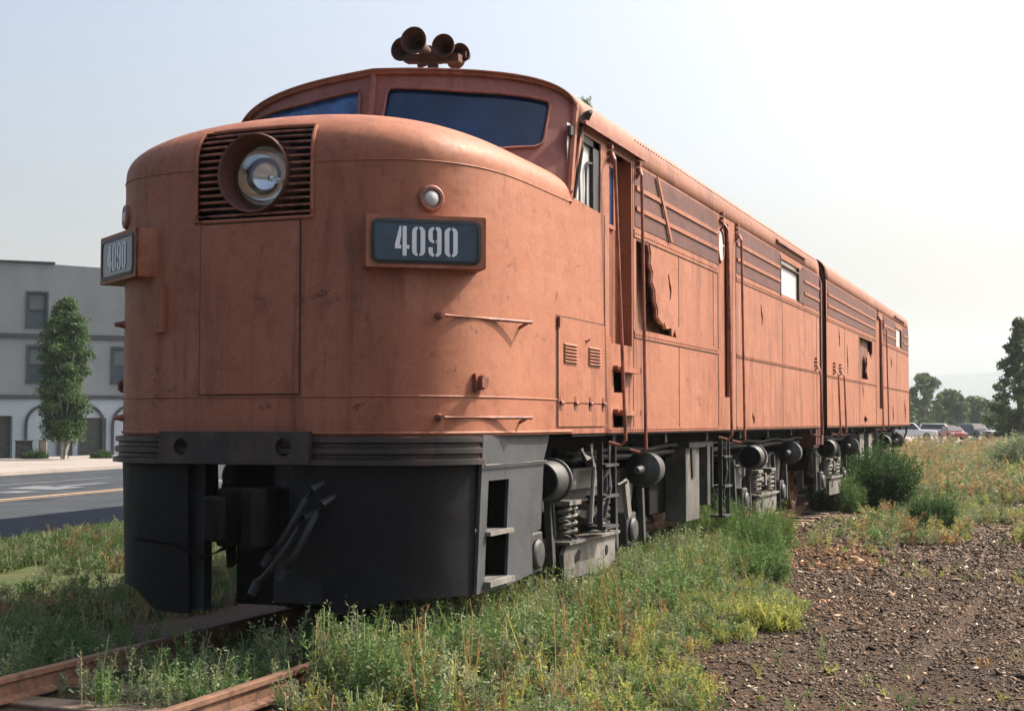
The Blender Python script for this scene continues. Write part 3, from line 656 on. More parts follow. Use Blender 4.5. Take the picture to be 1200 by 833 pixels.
def make_truck():
    t = bpy.data.objects.new('truck', None); COL.objects.link(t)
    for yo in (-1.42, 1.42):
        for sg in (1, -1):
            mb = MB(); mb.lathe((sg * .68, yo, .5), (sg, 0, 0), [(0, .1), (0, .53), (.03, .53), (.035, .505), (.13, .495), (.135, .42), (.09, .38), (.08, .2), (.14, .17), (.16, .1)], 36); mb.build('wheel', M['rust'], t)
        mb = MB(); mb.cyl((-1.3, yo, .5), (1.3, yo, .5), .08); mb.build('axle', M['grease'], t)
    for sg in (1, -1):
        x = 1.17 * sg; f = lambda u, v, t_: Vector((x + t_ * sg, u, v))
        mb = MB()
        top = [(-1.9, .95), (-1.75, 1.12), (-1.0, 1.12), (-.75, 1.0), (-.4, 1.16), (.4, 1.16), (.75, 1.0), (1.0, 1.12), (1.75, 1.12), (1.9, .95), (1.72, .62), (1.15, .62), (1.1, .78), (.8, .84), (-.8, .84), (-1.1, .78), (-1.15, .62), (-1.72, .62)]
        mb.prism(top, f, -.06, .06); fr = mb.build('side_frame', M['drum'], t, bevel=.015)
        for yo in (-1.42, 1.42):
            mb = MB(); mb.box(*sorted((x + .05 * sg, x + .17 * sg)), yo - .17, yo + .17, .34, .68); mb.lathe((x + .17 * sg, yo, .5), (sg, 0, 0), [(0, .13), (.04, .12), (.05, .06)], 16); mb.build('journal_box', M['drum'], t, bevel=.02)
        mb = MB(); mb.prism([(-.42, .98), (-.34, 1.17), (.3, 1.17), (.42, 1.1), (.42, .98)], f, .065, .14); mb.build('bolster_end', M['truckgrey'], t, bevel=.012)
        for yo in (-.58, -.42, .42, .58):
            P = [(x + .13 * sg + .055 * math.cos(a), yo + .055 * math.sin(a), .56 + .30 * a / (2 * PI * 4.5)) for a in np.linspace(0, 2 * PI * 4.5, 80)]
            mb = MB(); mb.tube(P, .017, 6); mb.box(*sorted((x + .05 * sg, x + .21 * sg)), yo - .085, yo + .085, .86, .90); mb.build('coil_spring', M['truckgrey'], t)
        mb = MB()
        for i in range(5):
            L = .40 - .05 * i; n = 9; P = [(-L + 2 * L * j / n, .72 + .015 * i + .09 * ((-L + 2 * L * j / n) / .4) ** 2) for j in range(n + 1)]
            mb.prism(P + [(a, b - .012) for a, b in P[::-1]], f, .05 + .0 * i, .17)
        mb.box(*sorted((x + .04 * sg, x + .19 * sg)), -.05, .05, .66, .84); mb.build('leaf_spring', M['truckgrey'], t)
        mb = MB(); P = [(-.78, .22), (.5, .20), (.72, .28), (.76, .52), (-.70, .52), (-.8, .44)]
        mb.prism(P, f, .16, .20); mb.prism([(-.75, .52), (.78, .52), (.78, .545), (-.75, .545)], f, .0, .24); mb.build('spring_plank', M['truckgrey'], t)
        mb = MB(); mb.prism([(-.5, .34), (-.38, .36), (-.34, .44), (-.4, .46), (-.5, .40)], f, .2, .206); mb.prism(circ(.45, .38, .04, .05, 10), f, .2, .206); mb.build('plank_slot', M['grease'], t)
        mb = MB()
        for yo in (-.95, .95, -1.95, 1.95):
            mb.obox((x + .12 * sg, yo, .72), (.03, 0, 0), (0, .035, .02), (0, -.05, .36)); mb.obox((x - .15 * sg, yo, .55), (.06, 0, 0), (0, .05, 0), (0, 0, .16))
        mb.tube([(x + .15 * sg, -2.0, 1.0), (x + .16 * sg, -1.0, .98), (x + .15 * sg, -.9, .6)], .02, 6); mb.build('brake_rigging', M['drum'], t)
        for yo, s2 in ((-1.62, 1), (1.62, -1)):
            mb = MB(); c = Vector((x + .27 * sg, yo - .16 * s2 + (.18 if s2 > 0 else 0), 1.11))
            mb.lathe(c, (0, s2, 0), [(0, .02), (0, .155), (.02, .165), (.26, .165), (.27, .185), (.30, .185), (.31, .165), (.34, .12), (.36, .05), (.52, .03)], 32)
            mb.build('brake_cylinder', M['drum'], t)
            mb = MB(); mb.lathe(c + Vector((0, -.004 * s2, 0)), (0, s2, 0), [(-.03, .05), (-.012, .09), (0, .14)], 20); mb.build('cylinder_face', M['grease'], t)
    mb = MB(); mb.box(-1.1, 1.1, -.4, .4, .55, .95); mb.box(-1.15, 1.15, -1.9, -1.8, .7, 1.0); mb.box(-1.15, 1.15, 1.8, 1.9, .7, 1.0); mb.build('truck_bolster', M['grease'], t)
    return t
tr0 = make_truck(); tr0.parent = loco; tr0.location = (0, 3.72, 0)
# thing > part > sub-part: the truck's pieces hang under its bolster empty
t2 = copy_tree(tr0, loco); t2.location = (0, 12.2, 0)
mb = MB()
mb.lathe((0, 6.55, .68), (0, 1, 0), [(0, .02), (0, .42), (.03, .45), (2.6, .45), (2.63, .42), (2.63, .02)], 28); mb.box(-1.15, 1.15, 6.5, 9.3, .55, 1.36); tank = mb.build('fuel_tank', M['grease'], loco, bevel=.03)
for sg in (1, -1):
    f = lambda u, v, t: Vector((1.42 * sg + t * sg, u, v))
    mb = MB(); mb.prism([(7.1, .45), (7.75, .45), (7.75, 1.33), (7.1, 1.33)], f, -.25, 0); mb.build('battery_box', M['boxgrey'], loco, bevel=.01)
    mb = MB(); mb.prism([(7.95, .6), (8.1, .6), (8.1, 1.32), (7.95, 1.32)], f, -.1, .05); mb.prism([(8.35, .8), (8.4, .8), (8.4, 1.33), (8.35, 1.33)], f, -.02, .02); mb.prism([(7.1, 1.3), (8.3, 1.3), (8.3, 1.36), (7.1, 1.36)], f, -.2, .04)
    mb.prism([(7.35, .95), (7.45, .95), (7.5, 1.3), (7.3, 1.3)], f, .002, .02); mb.build('box_bracket', M['drum'], loco)
    # hanging steps below the doors
    def ladder(y, zb, root, y0, w=.42):
        mb = MB(); X_ = 1.53 * sg
        for yy in (y, y + w): mb.box(*sorted((X_, X_ - .05 * sg)), yy - y0 - .012, yy - y0 + .012, zb, 1.42)
        n = 3
        for i in range(n):
            z = zb + (1.3 - zb) * i / (n - .6); mb.box(*sorted((X_ + .03 * sg, X_ - .16 * sg)), y - y0, y + w - y0, z, z + .025)
        mb.tube([(X_, y - y0 + w * .5, 1.38), (X_ + .02 * sg, y - y0 + w * .4, 1.0), (X_ - .02 * sg, y - y0 + w * .25, .72)], .018, 6)
        return mb.build('hanging_steps', M['black'], root)
    ladder(3.55, .62, loco, 0); ladder(8.5, .42, loco, 0)
    mb = MB(); X_ = 1.5 * sg; mb.obox((X_, 4.42, .85), (.02, 0, 0), (0, .055, .02), (0, -.06, .17)); mb.tube([(X_, 4.1, 1.0), (X_ + .03 * sg, 4.3, 1.04), (X_, 4.38, 1.0)], .018, 6); mb.tube([(X_, 3.0, 1.36), (X_ + .05 * sg, 3.02, 1.26)], [.03, .05], 8)
    mb.tube([(X_, 3.3, 1.4), (X_ + .02 * sg, 3.32, 1.2), (X_, 3.28, .7)], .02, 6); mb.build('brake_linkage', M['truckgrey'], loco)

# ------------------------------------------------------------ second unit
Y2 = 16.6; YE = 31.45
unit = thing('booster_locomotive', 'faded orange cabless booster diesel coupled behind the numbered locomotive', 'locomotive', (0, Y2, 0))
BIG = [(21.1, 3.36), (23.3, 3.36), (23.3, 3.1), (23.1, 2.95), (22.6, 3.12), (22.35, 2.98), (22.4, 2.8), (22.25, 2.66), (22.5, 2.5), (21.1, 2.5)]
for sg in (1, -1):
    holes = [[(28.2, 3.52), (29.9, 3.52), (29.9, 3.98), (28.2, 3.98)], doorhole(24.2, 25.1, 1.9, 4.0)]
    if sg > 0: holes += [BIG, tear(27.1, 2.9, 3.2, .09), tear(18.2, 3.0, 3.36, .07), tear(19.3, 2.5, 3.1, .07), tear(24.0 - 2.4, 2.1, 2.42, .06), tear(27.4, 1.6, 2.0, .12), tear(30.3, 1.6, 2.2, .12), tear(22, 1.56, 1.72, .25)]
    body_side(unit, Y2, [(Y2, 1.5), (YE, 1.5), (YE, 4.12), (Y2, 4.12)], holes, sg)
    side_trim(unit, Y2, sg, [(16.7, 24, 3.43, .06), (25.3, YE, 3.43, .06), (16.7, 24, 2.42, .045), (25.3, YE, 2.42, .045), (16.7, YE, 1.525, .04)],
              [(18.9, 1.5, 3.4), (21.0, 1.5, 3.4), (23.9, 1.5, 4.1), (25.4, 1.5, 4.1), (28.3, 1.5, 3.4), (20.5, 3.5, 4.1)], [(16.75, 23.85), (25.45, 28.15), (29.95, YE - .05)], rivets=(sg > 0))
    XX = W * sg
    mb = MB(); x0, x1 = sorted((XX - .05 * sg, XX - .09 * sg)); mb.box(x0, x1, 24.1 - Y2, 25.2 - Y2, 1.8, 4.1); mb.build('engine_room_door', M['paint'], unit)
    mb = MB(); x0, x1 = sorted((XX - .03 * sg, XX - .04 * sg)); mb.box(x0, x1, 28.15 - Y2, 29.95 - Y2, 3.48, 4.02); ew = mb.build('engine_room_window', M['palepane'], unit)
    mb = MB(); x0, x1 = sorted((XX - .029 * sg, XX + .012 * sg)); mb.box(x0, x1, 29.5 - Y2, 29.9 - Y2, 3.52, 3.98); mb.box(x0, x1, 28.14 - Y2, 28.2 - Y2, 3.48, 4.02); mb.build('window_frame', M['seam'], ew)
    gut(27.9, 30.4, 4.26).build('rain_gutter', M['trim'], None)
    o = bpy.data.objects[-1] if 0 else [o for o in COL.objects if o.name.startswith('rain_gutter') and o.parent is None][-1]; o.parent = unit; o.data.transform(Matrix.Translation((0, -Y2, 0)))
    for y_, zt in ((24.1, 3.95), (25.2, 3.8)): rail(y_, zt, 1.4, -.1, y_, root=unit, y0=Y2)
    for y_ in (17.35, 18.1): rail(y_, 2.5, 1.35, -.05, y_, root=unit, y0=Y2)
mb = MB(); mb.box(1.46, 1.5, 21.0 - Y2, 23.4 - Y2, 2.45, 3.39); mb.build('torn_panel_lining', M['rust'], unit)
mb = MB(); mb.box(1.40, 1.44, 17.8 - Y2, 31 - Y2, 1.52, 3.37); mb.build('inner_lining', M['dark'], unit)
roof_part(unit, Y2, YE, Y2)
mb = MB()
for y in (Y2, YE):
    P = [(-W, 1.5), (W, 1.5)] + [(u, roofz(u) - .01) for u in np.linspace(W, -W, 31)]; mb.prism(P, lambda u, v, t: Vector((u, t, v)), y - Y2 + (.0 if y == Y2 else -.03), y - Y2 + (.03 if y == Y2 else 0))
mb.build('end_wall', M['maroon'], unit)
mb = MB(); P = [(-1.52, 1.2), (1.52, 1.2)] + [(u * .955, roofz(u) - .06) for u in np.linspace(W, -W, 31)]
for y, t in ((15.86, .10), (16.04, .1), (16.22, .1), (16.40, .19)): mb.prism(P if t < .15 else [(a * 1.01, b) for a, b in P], lambda u, v, tt: Vector((u, tt, v)), y - Y2, y - Y2 + t)
mb.prism([(a * .97, b - .05) for a, b in P], lambda u, v, tt: Vector((u, tt, v)), 15.9 - Y2, 16.5 - Y2); mb.build('gangway_diaphragm', M['maroon'], unit)
mb = MB(); mb.box(.4, .8, 5.0, 6.2, 4.5, 4.66); mb.box(.5, .8, 8.0, 9, 4.5, 4.64); mb.lathe((.7, 6.9, 4.55), (0, 0, 1), [(0, .1), (.1, .1), (.13, .05)], 10); mb.build('roof_hatch', M['roof'], unit)
underframe(unit, Y2, YE, Y2)
t3 = copy_tree(tr0, unit); t3.location = (0, 19.1 - Y2, 0); t4 = copy_tree(tr0, unit); t4.location = (0, 28.2 - Y2, 0)
sg = 1
for sg in (1, -1):
    mb = MB(); f = lambda u, v, t: Vector((1.42 * sg + t * sg, u - Y2, v)); mb.prism([(22.4, .5), (23.1, .5), (23.1, 1.33), (22.4, 1.33)], f, -.25, 0); mb.prism([(23.6, .5), (24.2, .5), (24.2, 1.33), (23.6, 1.33)], f, -.1, .04); mb.build('battery_box', M['truckgrey'], unit)
mb = MB(); mb.box(-1.15, 1.15, 22.3 - Y2, 25 - Y2, .55, 1.36); mb.build('fuel_tank', M['grease'], unit)
mb = MB(); mb.box(-.3, .3, 31.45 - Y2, 31.9 - Y2, .7, 1.1); mb.tube([(1.45, YE - Y2, 2.2), (1.5, YE - Y2 + .15, 2.0), (1.5, YE - Y2 + .15, 1.3), (1.45, YE - Y2, 1.15)], .03, 6); mb.build('rear_coupler', M['grease'], unit)
for sg in (1, -1): ladder(24.4, .5, unit, Y2)

# ------------------------------------------------------------ track
def railobj(x, lab):
    t = thing('steel_rail', lab, 'rail', (x, 0, 0)); prof = [(-.065, -.155), (.065, -.155), (.065, -.14), (.012, -.12), (.012, -.045), (.035, -.035), (.035, -.004), (.028, 0), (-.028, 0), (-.035, -.004), (-.035, -.035), (-.012, -.045), (-.012, -.12), (-.065, -.14)]
    mb = MB()
    for k, ya in enumerate(np.arange(-9.6, 36, 11.9)): mb.prism(prof, lambda u, v, tt: Vector((u, tt, v)), ya, ya + 11.89)
    mb.build('rail_length', M['railtop'], t); return t
railobj(.75, 'rusty steel rail nearest the camera, half hidden by weeds'); railobj(-.80, 'dark steel rail on the far side of the track, in the shade of the train')
mbt = MB(); mbt.box(-1.3, 1.3, -.115, .115, -.19, 0); tie0 = None
for k, y in enumerate(np.arange(-6.5, 42, .62)):
    if k == 0: o = mbt.build('railway_sleeper', M['wood'], None, bevel=.012)
    else: o = tie0.copy(); COL.objects.link(o)
    tie0 = tie0 or o; o.location = (random.uniform(-.05, .05), y + random.uniform(-.04, .04), -.155 + random.uniform(-.015, .004)); o.rotation_euler = (random.uniform(-.02, .02), 0, random.uniform(-.02, .02))
    tag(o, 'weathered wooden sleeper bedded in the ground across the rails', 'sleeper', 'wooden sleepers under the rails')

# ------------------------------------------------------------ ground
def vnoise(x, y, seed=0):
    x = np.asarray(x, float); y = np.asarray(y, float); xi = np.floor(x).astype(int); yi = np.floor(y).astype(int); fx = x - xi; fy = y - yi
    def h(a, b):
        n = (a * 374761393 + b * 668265263 + seed * 974711) & 0x7fffffff; n = ((n ^ (n >> 13)) * 1274126177) & 0x7fffffff; return (n & 0xffff) / 65535.
    sx = fx * fx * (3 - 2 * fx); sy = fy * fy * (3 - 2 * fy)
    return (h(xi, yi) * (1 - sx) + h(xi + 1, yi) * sx) * (1 - sy) + (h(xi, yi + 1) * (1 - sx) + h(xi + 1, yi + 1) * sx) * sy
def ZG(x, y):
    x = np.asarray(x, float); y = np.asarray(y, float)
    bed = np.clip(1 - (np.abs(x) - 1.25) / 1.3, 0, 1); bed = bed * bed * (3 - 2 * bed)
    n = (vnoise(x * 1.3, y * 1.3, 1) - .5) * .05 + (vnoise(x * 4, y * 4, 2) - .5) * .02 + (vnoise(x * .25, y * .25, 3) - .5) * .08
    rut = np.exp(-((x - 4.25 - .05 * y) / .16) ** 2) * .035 + np.exp(-((x - 6.0 - .05 * y) / .16) ** 2) * .03
    n = n - rut * np.clip((y + 12) / 4, 0, 1) * np.clip((22 - y) / 6, 0, 1)
    near = np.clip((60 - np.abs(y - 20)) / 20, 0, 1) * np.clip((14 + np.minimum(x, 0)) / 3, 0, 1)
    return -.30 + bed * .105 + n * near * (1 - .7 * bed)
xs = np.concatenate([[-4000, -1500, -500, -200, -90, -60, -40, -28, -20, -15], np.arange(-12, 12, .16), np.arange(12, 24, .6), [30, 45, 80, 200, 600, 2000, 4000]])
ys = np.concatenate([[-200, -60, -25, -14], np.arange(-9, 40, .16), np.arange(40, 80, .8), [90, 110, 150, 250, 500, 1200, 2500, 4500]])
GX, GY = np.meshgrid(xs, ys, indexing='ij'); GZ = ZG(GX, GY); n1, n2 = GX.shape
vv = np.stack([GX, GY, GZ], -1).reshape(-1, 3); idx = np.arange(n1 * n2).reshape(n1, n2)
ff = np.stack([idx[:-1, :-1], idx[1:, :-1], idx[1:, 1:], idx[:-1, 1:]], -1).reshape(-1, 4)
def fast_mesh(name, verts, faces, mat, cols=None, smooth=False, k=4):
    me = bpy.data.meshes.new(name); nv = len(verts); nf = len(faces)
    me.vertices.add(nv); me.vertices.foreach_set('co', np.asarray(verts, np.float32).ravel())
    me.loops.add(nf * k); me.loops.foreach_set('vertex_index', np.asarray(faces, np.int32).ravel())
    me.polygons.add(nf); me.polygons.foreach_set('loop_start', np.arange(0, nf * k, k, dtype=np.int32))
    me.update(calc_edges=True)
    if cols is not None:
        a = me.color_attributes.new('Col', 'FLOAT_COLOR', 'POINT'); c = np.ones((nv, 4), np.float32); c[:, :3] = cols; a.data.foreach_set('color', c.ravel())
    if smooth: me.polygons.foreach_set('use_smooth', [True] * nf)
    me.validate(); return link_mesh(name, me, mat)
def ground_mat():
    m, nt, b = nodes('ground_soil'); L = nt.links
    geo = N(nt, 'ShaderNodeNewGeometry'); sep = N(nt, 'ShaderNodeSeparateXYZ'); L.new(geo.outputs['Position'], sep.inputs[0]); P = geo.outputs['Position']
    def nz(s, d=6, r=.65):
        n = N(nt, 'ShaderNodeTexNoise'); L.new(P, n.inputs['Vector']); n.inputs['Scale'].default_value = s; n.inputs['Detail'].default_value = d; n.inputs['Roughness'].default_value = r; return n.outputs['Fac']
    def rng_(sock, a, b_):
        n = N(nt, 'ShaderNodeMapRange'); L.new(sock, n.inputs[0]); n.inputs[1].default_value = a; n.inputs[2].default_value = b_; return n.outputs[0]
    def madd(a, b_, k):
        n = N(nt, 'ShaderNodeMath', operation='MULTIPLY_ADD'); L.new(b_, n.inputs[0]); n.inputs[1].default_value = k; L.new(a, n.inputs[2]); return n.outputs[0]
    cind = ramp(nt, nz(26, 8, .75), [(.3, (.024, .017, .013)), (.48, (.066, .047, .034)), (.62, (.12, .084, .06)), (.74, (.22, .16, .115))])
    cind = mix(nt, ramp(nt, nz(.9), [(.4, 0.), (.62, .55)]), cind, (.13, .075, .042))
    cind = mix(nt, ramp(nt, nz(.5, 3), [(.45, 0.), (.6, .5)]), cind, (.055, .048, .044))
    dry = ramp(nt, nz(5, 8, .8), [(.3, (.07, .06, .035)), (.5, (.17, .13, .08)), (.7, (.27, .21, .14))])
    grn = ramp(nt, nz(7, 8, .8), [(.3, (.035, .05, .02)), (.5, (.075, .10, .035)), (.7, (.17, .15, .08))])
    yy = madd(sep.outputs['Y'], nz(.35), 14.)
    c = mix(nt, rng_(yy, 20, 30), cind, dry)
    c = mix(nt, ramp(nt, nz(.22, 5), [(.5, 0.), (.6, .7)]), c, mix(nt, rng_(yy, 20, 30), cind, grn))
    xx = madd(sep.outputs['X'], nz(.6), 2.)
    left = rng_(xx, -1.6, -3.2)
    lc = mix(nt, ramp(nt, nz(.7, 6), [(.36, 0.), (.5, 1.)]), mix(nt, .5, dry, grn), grn)
    c = mix(nt, left, c, lc)
    L.new(c, b.inputs['Base Color']); b.inputs['Roughness'].default_value = .95; b.inputs['Specular IOR Level'].default_value = .15
    bump(nt, b, nz(22, 8, .8), .05, .9); return m
ground = fast_mesh('ground', vv, ff, ground_mat(), smooth=True); tag(ground, 'cinder and dry soil ground around the track', None, None, 'structure')

# cinders and chips lying on the ground
def in_polys(x, y, poly):
    r = np.zeros(len(x), bool); n = len(poly)
    for i in range(n):
        x1, y1 = poly[i]; x2, y2 = poly[i - 1]
        if y1 == y2: continue
        c = ((y1 > y) != (y2 > y)) & (x < (x2 - x1) * (y - y1) / (y2 - y1) + x1); r ^= c
    return r
WEED = [(.95, -1.2), (1.6, -1.6), (2.4, -1.4), (3.35, 0.2), (3.1, 1.2), (2.6, 2.3), (2.9, 3.5), (3.15, 5.3), (2.5, 7.0), (1.9, 8.3), (1.7, 10.2), (1.0, 10.6), (.95, 5)]
def stones(n, y0, y1, s0, s1, seed, x0=None):
    r = np.random.default_rng(seed)
    y = y0 + (y1 - y0) * r.random(n) ** 1.25; x = 1.0 + (8.5 + .04 * y) * r.random(n) - .2
    sz = np.exp(r.normal(0, .45, n)) * (s0 + (s1 - s0) * (y - y0) / (y1 - y0))
    sz = np.clip(sz, .005, .045)
    base = np.array([[1, 0, 0], [0, 1, 0], [-1, 0, 0], [0, -1, 0], [.1, .1, .8], [0, 0, -.6]], float)
    q = base[None] * (1 + r.normal(0, .22, (n, 6, 3))) + r.normal(0, .12, (n, 6, 3)); q *= np.stack([sz * r.uniform(.8, 2.2, n), sz * r.uniform(.6, 1.1, n), sz * r.uniform(.3, .8, n)], -1)[:, None]
    a = r.random(n) * 2 * PI; c, s = np.cos(a)[:, None], np.sin(a)[:, None]; tl = r.normal(0, .35, n)[:, None]
    X_, Y_, Z_ = q[..., 0], q[..., 1], q[..., 2]; Z_, X_ = Z_ + X_ * tl, X_
    q = np.stack([X_ * c - Y_ * s, X_ * s + Y_ * c, Z_], -1) + np.stack([x, y, ZG(x, y) + sz * .25], -1)[:, None]
    F0 = np.array([[0, 1, 4], [1, 2, 4], [2, 3, 4], [3, 0, 4], [1, 0, 5], [2, 1, 5], [3, 2, 5], [0, 3, 5]])
    F_ = F0[None] + (np.arange(n) * 6)[:, None, None]
    pal = np.array([[.034, .026, .02], [.063, .044, .033], [.10, .068, .046], [.14, .088, .054], [.23, .165, .11], [.40, .33, .25], [.6, .56, .48]]); pr_ = [.24, .25, .21, .16, .10, .035, .005]
    col = pal[r.choice(len(pal), n, p=pr_)] * r.uniform(.75, 1.25, (n, 1))
    tw = (np.clip((vnoise(x * .5, y * .35, 9) - .42) * 4, 0, 1) * np.clip((5.5 - x) / 3, 0, 1))[:, None]; col = col * (1 - tw) + col * np.array([1.25, .95, .72]) * tw
    return q.reshape(-1, 3), F_.reshape(-1, 3), np.repeat(col, 6, 0)
A = stones(150000, -1.8, 16, .007, .016, 1); B = stones(14000, 10, 34, .025, .04, 2); K = len(A[0])
o = fast_mesh('gravel', np.vstack([A[0], B[0]]), np.vstack([A[1], B[1] + K]), M['stone'], np.vstack([A[2], B[2]]), k=3)
tag(o, 'loose cinders and pale wood chips scattered over the bare ground', 'gravel', None, 'stuff')

# ------------------------------------------------------------ vegetation
def weeds(px, py, pz, hgt, ncol, nst, nlf, leaf, spread=.35, seed=0, droop=.3, dry=None, wid=.3):
    """upright leafy stems; returns quads + colours. arrays per plant"""
    r = np.random.default_rng(seed); n = len(px); S = n * nst
    P0 = np.repeat(np.stack([px, py, pz], -1), nst, 0) + np.concatenate([r.normal(0, .03, (S, 2)), np.zeros((S, 1))], 1)
    H = np.repeat(hgt, nst) * r.uniform(.55, 1.1, S)
    a = r.random(S) * 2 * PI; sp = spread * r.random(S) ** .7
    D = np.stack([np.cos(a) * sp, np.sin(a) * sp, np.ones(S)], -1) * H[:, None]
    bend = np.stack([np.cos(a), np.sin(a), -.3 * np.ones(S)], -1) * (H * spread * .3 * r.random(S))[:, None]
    pc = np.repeat(ncol, nst, 0)
    # stems
    t = np.array([0, .5, 1.]); C_ = P0[:, None] + D[:, None] * t[None, :, None] + bend[:, None] * (t ** 2)[None, :, None]
    w = (.004 + .0 * H)[:, None, None]; side = np.stack([-np.sin(a + .7), np.cos(a + .7), 0 * a], -1)[:, None]
    sv = np.stack([C_ - side * w, C_ + side * w], 2)      # S,3,2,3
    sv = sv.reshape(S * 6, 3); b = (np.arange(S) * 6)[:, None, None]
    sf = (np.array([[0, 1, 3, 2], [2, 3, 5, 4]])[None] + b).reshape(-1, 4); sc = np.repeat(pc * np.array([1.25, 1.05, .9]), 6, 0)
    # leaves
    Lc = S * nlf; si = np.repeat(np.arange(S), nlf); tt = .12 + .9 * r.random(Lc) ** .8
    base = P0[si] + D[si] * tt[:, None] + bend[si] * (tt ** 2)[:, None]
    la = r.random(Lc) * 2 * PI; el = r.normal(.55, .45, Lc)
    ld = np.stack([np.cos(la) * np.cos(el), np.sin(la) * np.cos(el), np.sin(el)], -1)
    # short side shoots carry leaves away from the stem
    off = ld * (H[si] * .16 * r.random(Lc) * (1.15 - tt))[:, None]; base = base + off
    LL = leaf * r.uniform(.6, 1.4, Lc) * (1.15 - .5 * tt); up = np.cross(ld, np.stack([r.normal(size=Lc), r.normal(size=Lc), r.normal(size=Lc)], -1)); up /= np.linalg.norm(up, axis=1)[:, None] + 1e-9
    mid = base + ld * (LL * .5)[:, None]; tip = base + ld * LL[:, None] - np.array([0, 0, 1]) * (LL * droop * .3)[:, None]
    lw = up * (LL * wid * .5)[:, None]
    lv = np.stack([base, mid - lw, tip, mid + lw], 1).reshape(-1, 3); lf = np.arange(Lc * 4).reshape(-1, 4) + len(sv)
    lc = pc[si] * r.uniform(.7, 1.35, (Lc, 1)) * np.stack([r.uniform(.85, 1.2, Lc), np.ones(Lc), r.uniform(.8, 1.2, Lc)], -1)
    if dry is not None:
        k = r.random(Lc) < (dry * (1.2 - tt)); lc[k] = np.array([.36, .27, .13]) * r.uniform(.5, 1.2, (k.sum(), 1))
    return np.vstack([sv, lv]), np.vstack([sf, lf]), np.vstack([sc, np.repeat(lc, 4, 0)])
def join(parts):
    V_, F_, C_ = [], [], []; k = 0
    for v, f, c in parts: V_.append(v); F_.append(f + k); C_.append(c); k += len(v)
    return np.vstack(V_), np.vstack(F_), np.vstack(C_)
def pick(r, n, poly):
    P_ = np.array(poly); a = P_.min(0); b = P_.max(0); x = a[0] + (b[0] - a[0]) * r.random(n * 4); y = a[1] + (b[1] - a[1]) * r.random(n * 4); k = in_polys(x, y, poly); return x[k][:n], y[k][:n]
GREY = np.array([.10, .178, .06]); YEL = np.array([.27, .31, .09]); SAGE = np.array([.19, .235, .13]); DRK = np.array([.035, .075, .025]); TAN = np.array([.30, .21, .10])
def colmix(r, n, pals, w):
    return np.array(pals)[r.choice(len(pals), n, p=w)] * r.uniform(.75, 1.25, (n, 1))
r = np.random.default_rng(11); parts = []
x, y = pick(r, 620, [(.85, -.9), (1.7, -1.2), (1.9, 2), (1.9, 8.5), (1.1, 9), (.85, 4)])       # taller belt along the rail
cm = colmix(r, len(x), [GREY, SAGE, YEL * .8], [.55, .3, .15]); parts.append(weeds(x, y, ZG(x, y), r.uniform(.26, .58, len(x)), cm, 6, 28, .045, .3, 1, dry=.12))
x, y = pick(r, 1500, WEED)                                                                     # low yellow green fringe
fr = np.clip((x - 1.2) / 1.2, 0, 1); cm = colmix(r, len(x), [GREY, YEL, SAGE, TAN], [.34, .36, .26, .04]); parts.append(weeds(x, y, ZG(x, y), r.uniform(.10, .26, len(x)) * (1.1 - .4 * fr), cm, 6, 18, .034, .6, 2, dry=.10))
x, y = pick(r, 90, [(.85, -.9), (2.2, -1.2), (2.3, 2), (2.1, 8.0), (1.1, 8.6), (.85, 4)])      # dry stalks
parts.append(weeds(x, y, ZG(x, y), r.uniform(.3, .62, len(x)), colmix(r, len(x), [TAN, TAN * .7, YEL], [.5, .3, .2]), 3, 9, .04, .35, 5, dry=.3))
x, y = pick(r, 260, [(.85, -.9), (2.0, -1.2), (2.1, 2), (2.0, 8.5), (1.1, 9), (.85, 4)])       # broader bright leaves
parts.append(weeds(x, y, ZG(x, y), r.uniform(.2, .5, len(x)), colmix(r, len(x), [GREY * 1.2, SAGE], [.5, .5]), 6, 22, .055, .45, 6, wid=.34, dry=.08))
x = 1.6 + 7.5 * r.random(420); y = -1.5 + 16 * r.random(420); k = vnoise(x * .7, y * .5, 8) > .62; x, y = x[k], y[k]      # sparse sprigs on the cinders
parts.append(weeds(x, y, ZG(x, y), r.uniform(.05, .16, len(x)), colmix(r, len(x), [SAGE, GREY, YEL, TAN], [.3, .3, .2, .2]), 4, 10, .03, .8, 7, dry=.2))
x, y = pick(r, 1700, [(-8.4, 0), (-2.6, -1), (-2.4, 11), (-10.2, 16)])      # rough patch left of the track
k = vnoise(x * .8, y * .6, 14) > .28; x, y = x[k], y[k]
parts.append(weeds(x, y, ZG(x, y), r.uniform(.08, .30, len(x)), colmix(r, len(x), [SAGE * .8, GREY * .7, TAN * .7], [.45, .45, .1]), 6, 16, .05, .7, 9, dry=.06))
# between the rails in front of the engine
x, y = pick(r, 120, [(-.6, -1.6), (.65, -1.6), (.65, 1.2), (.2, .6), (-.6, -.3)])
parts.append(weeds(x, y, ZG(x, y), r.uniform(.12, .38, len(x)), colmix(r, len(x), [SAGE, GREY], [.6, .4]), 4, 26, .04, .25, 3))
x, y = pick(r, 200, [(-3.2, -1.5), (-.85, -1.5), (-.85, 0.4), (-3.4, 1.8)])
parts.append(weeds(x, y, ZG(x, y), r.uniform(.1, .36, len(x)), colmix(r, len(x), [SAGE, GREY], [.5, .5]), 5, 22, .04, .4, 4))
o = fast_mesh('weeds', *(lambda t: (t[0], t[1]))(join(parts)), M['leaf'], join(parts)[2]); tag(o, 'grey green and yellowing weeds growing thickly beside the near rail', 'weeds', None, 'stuff')
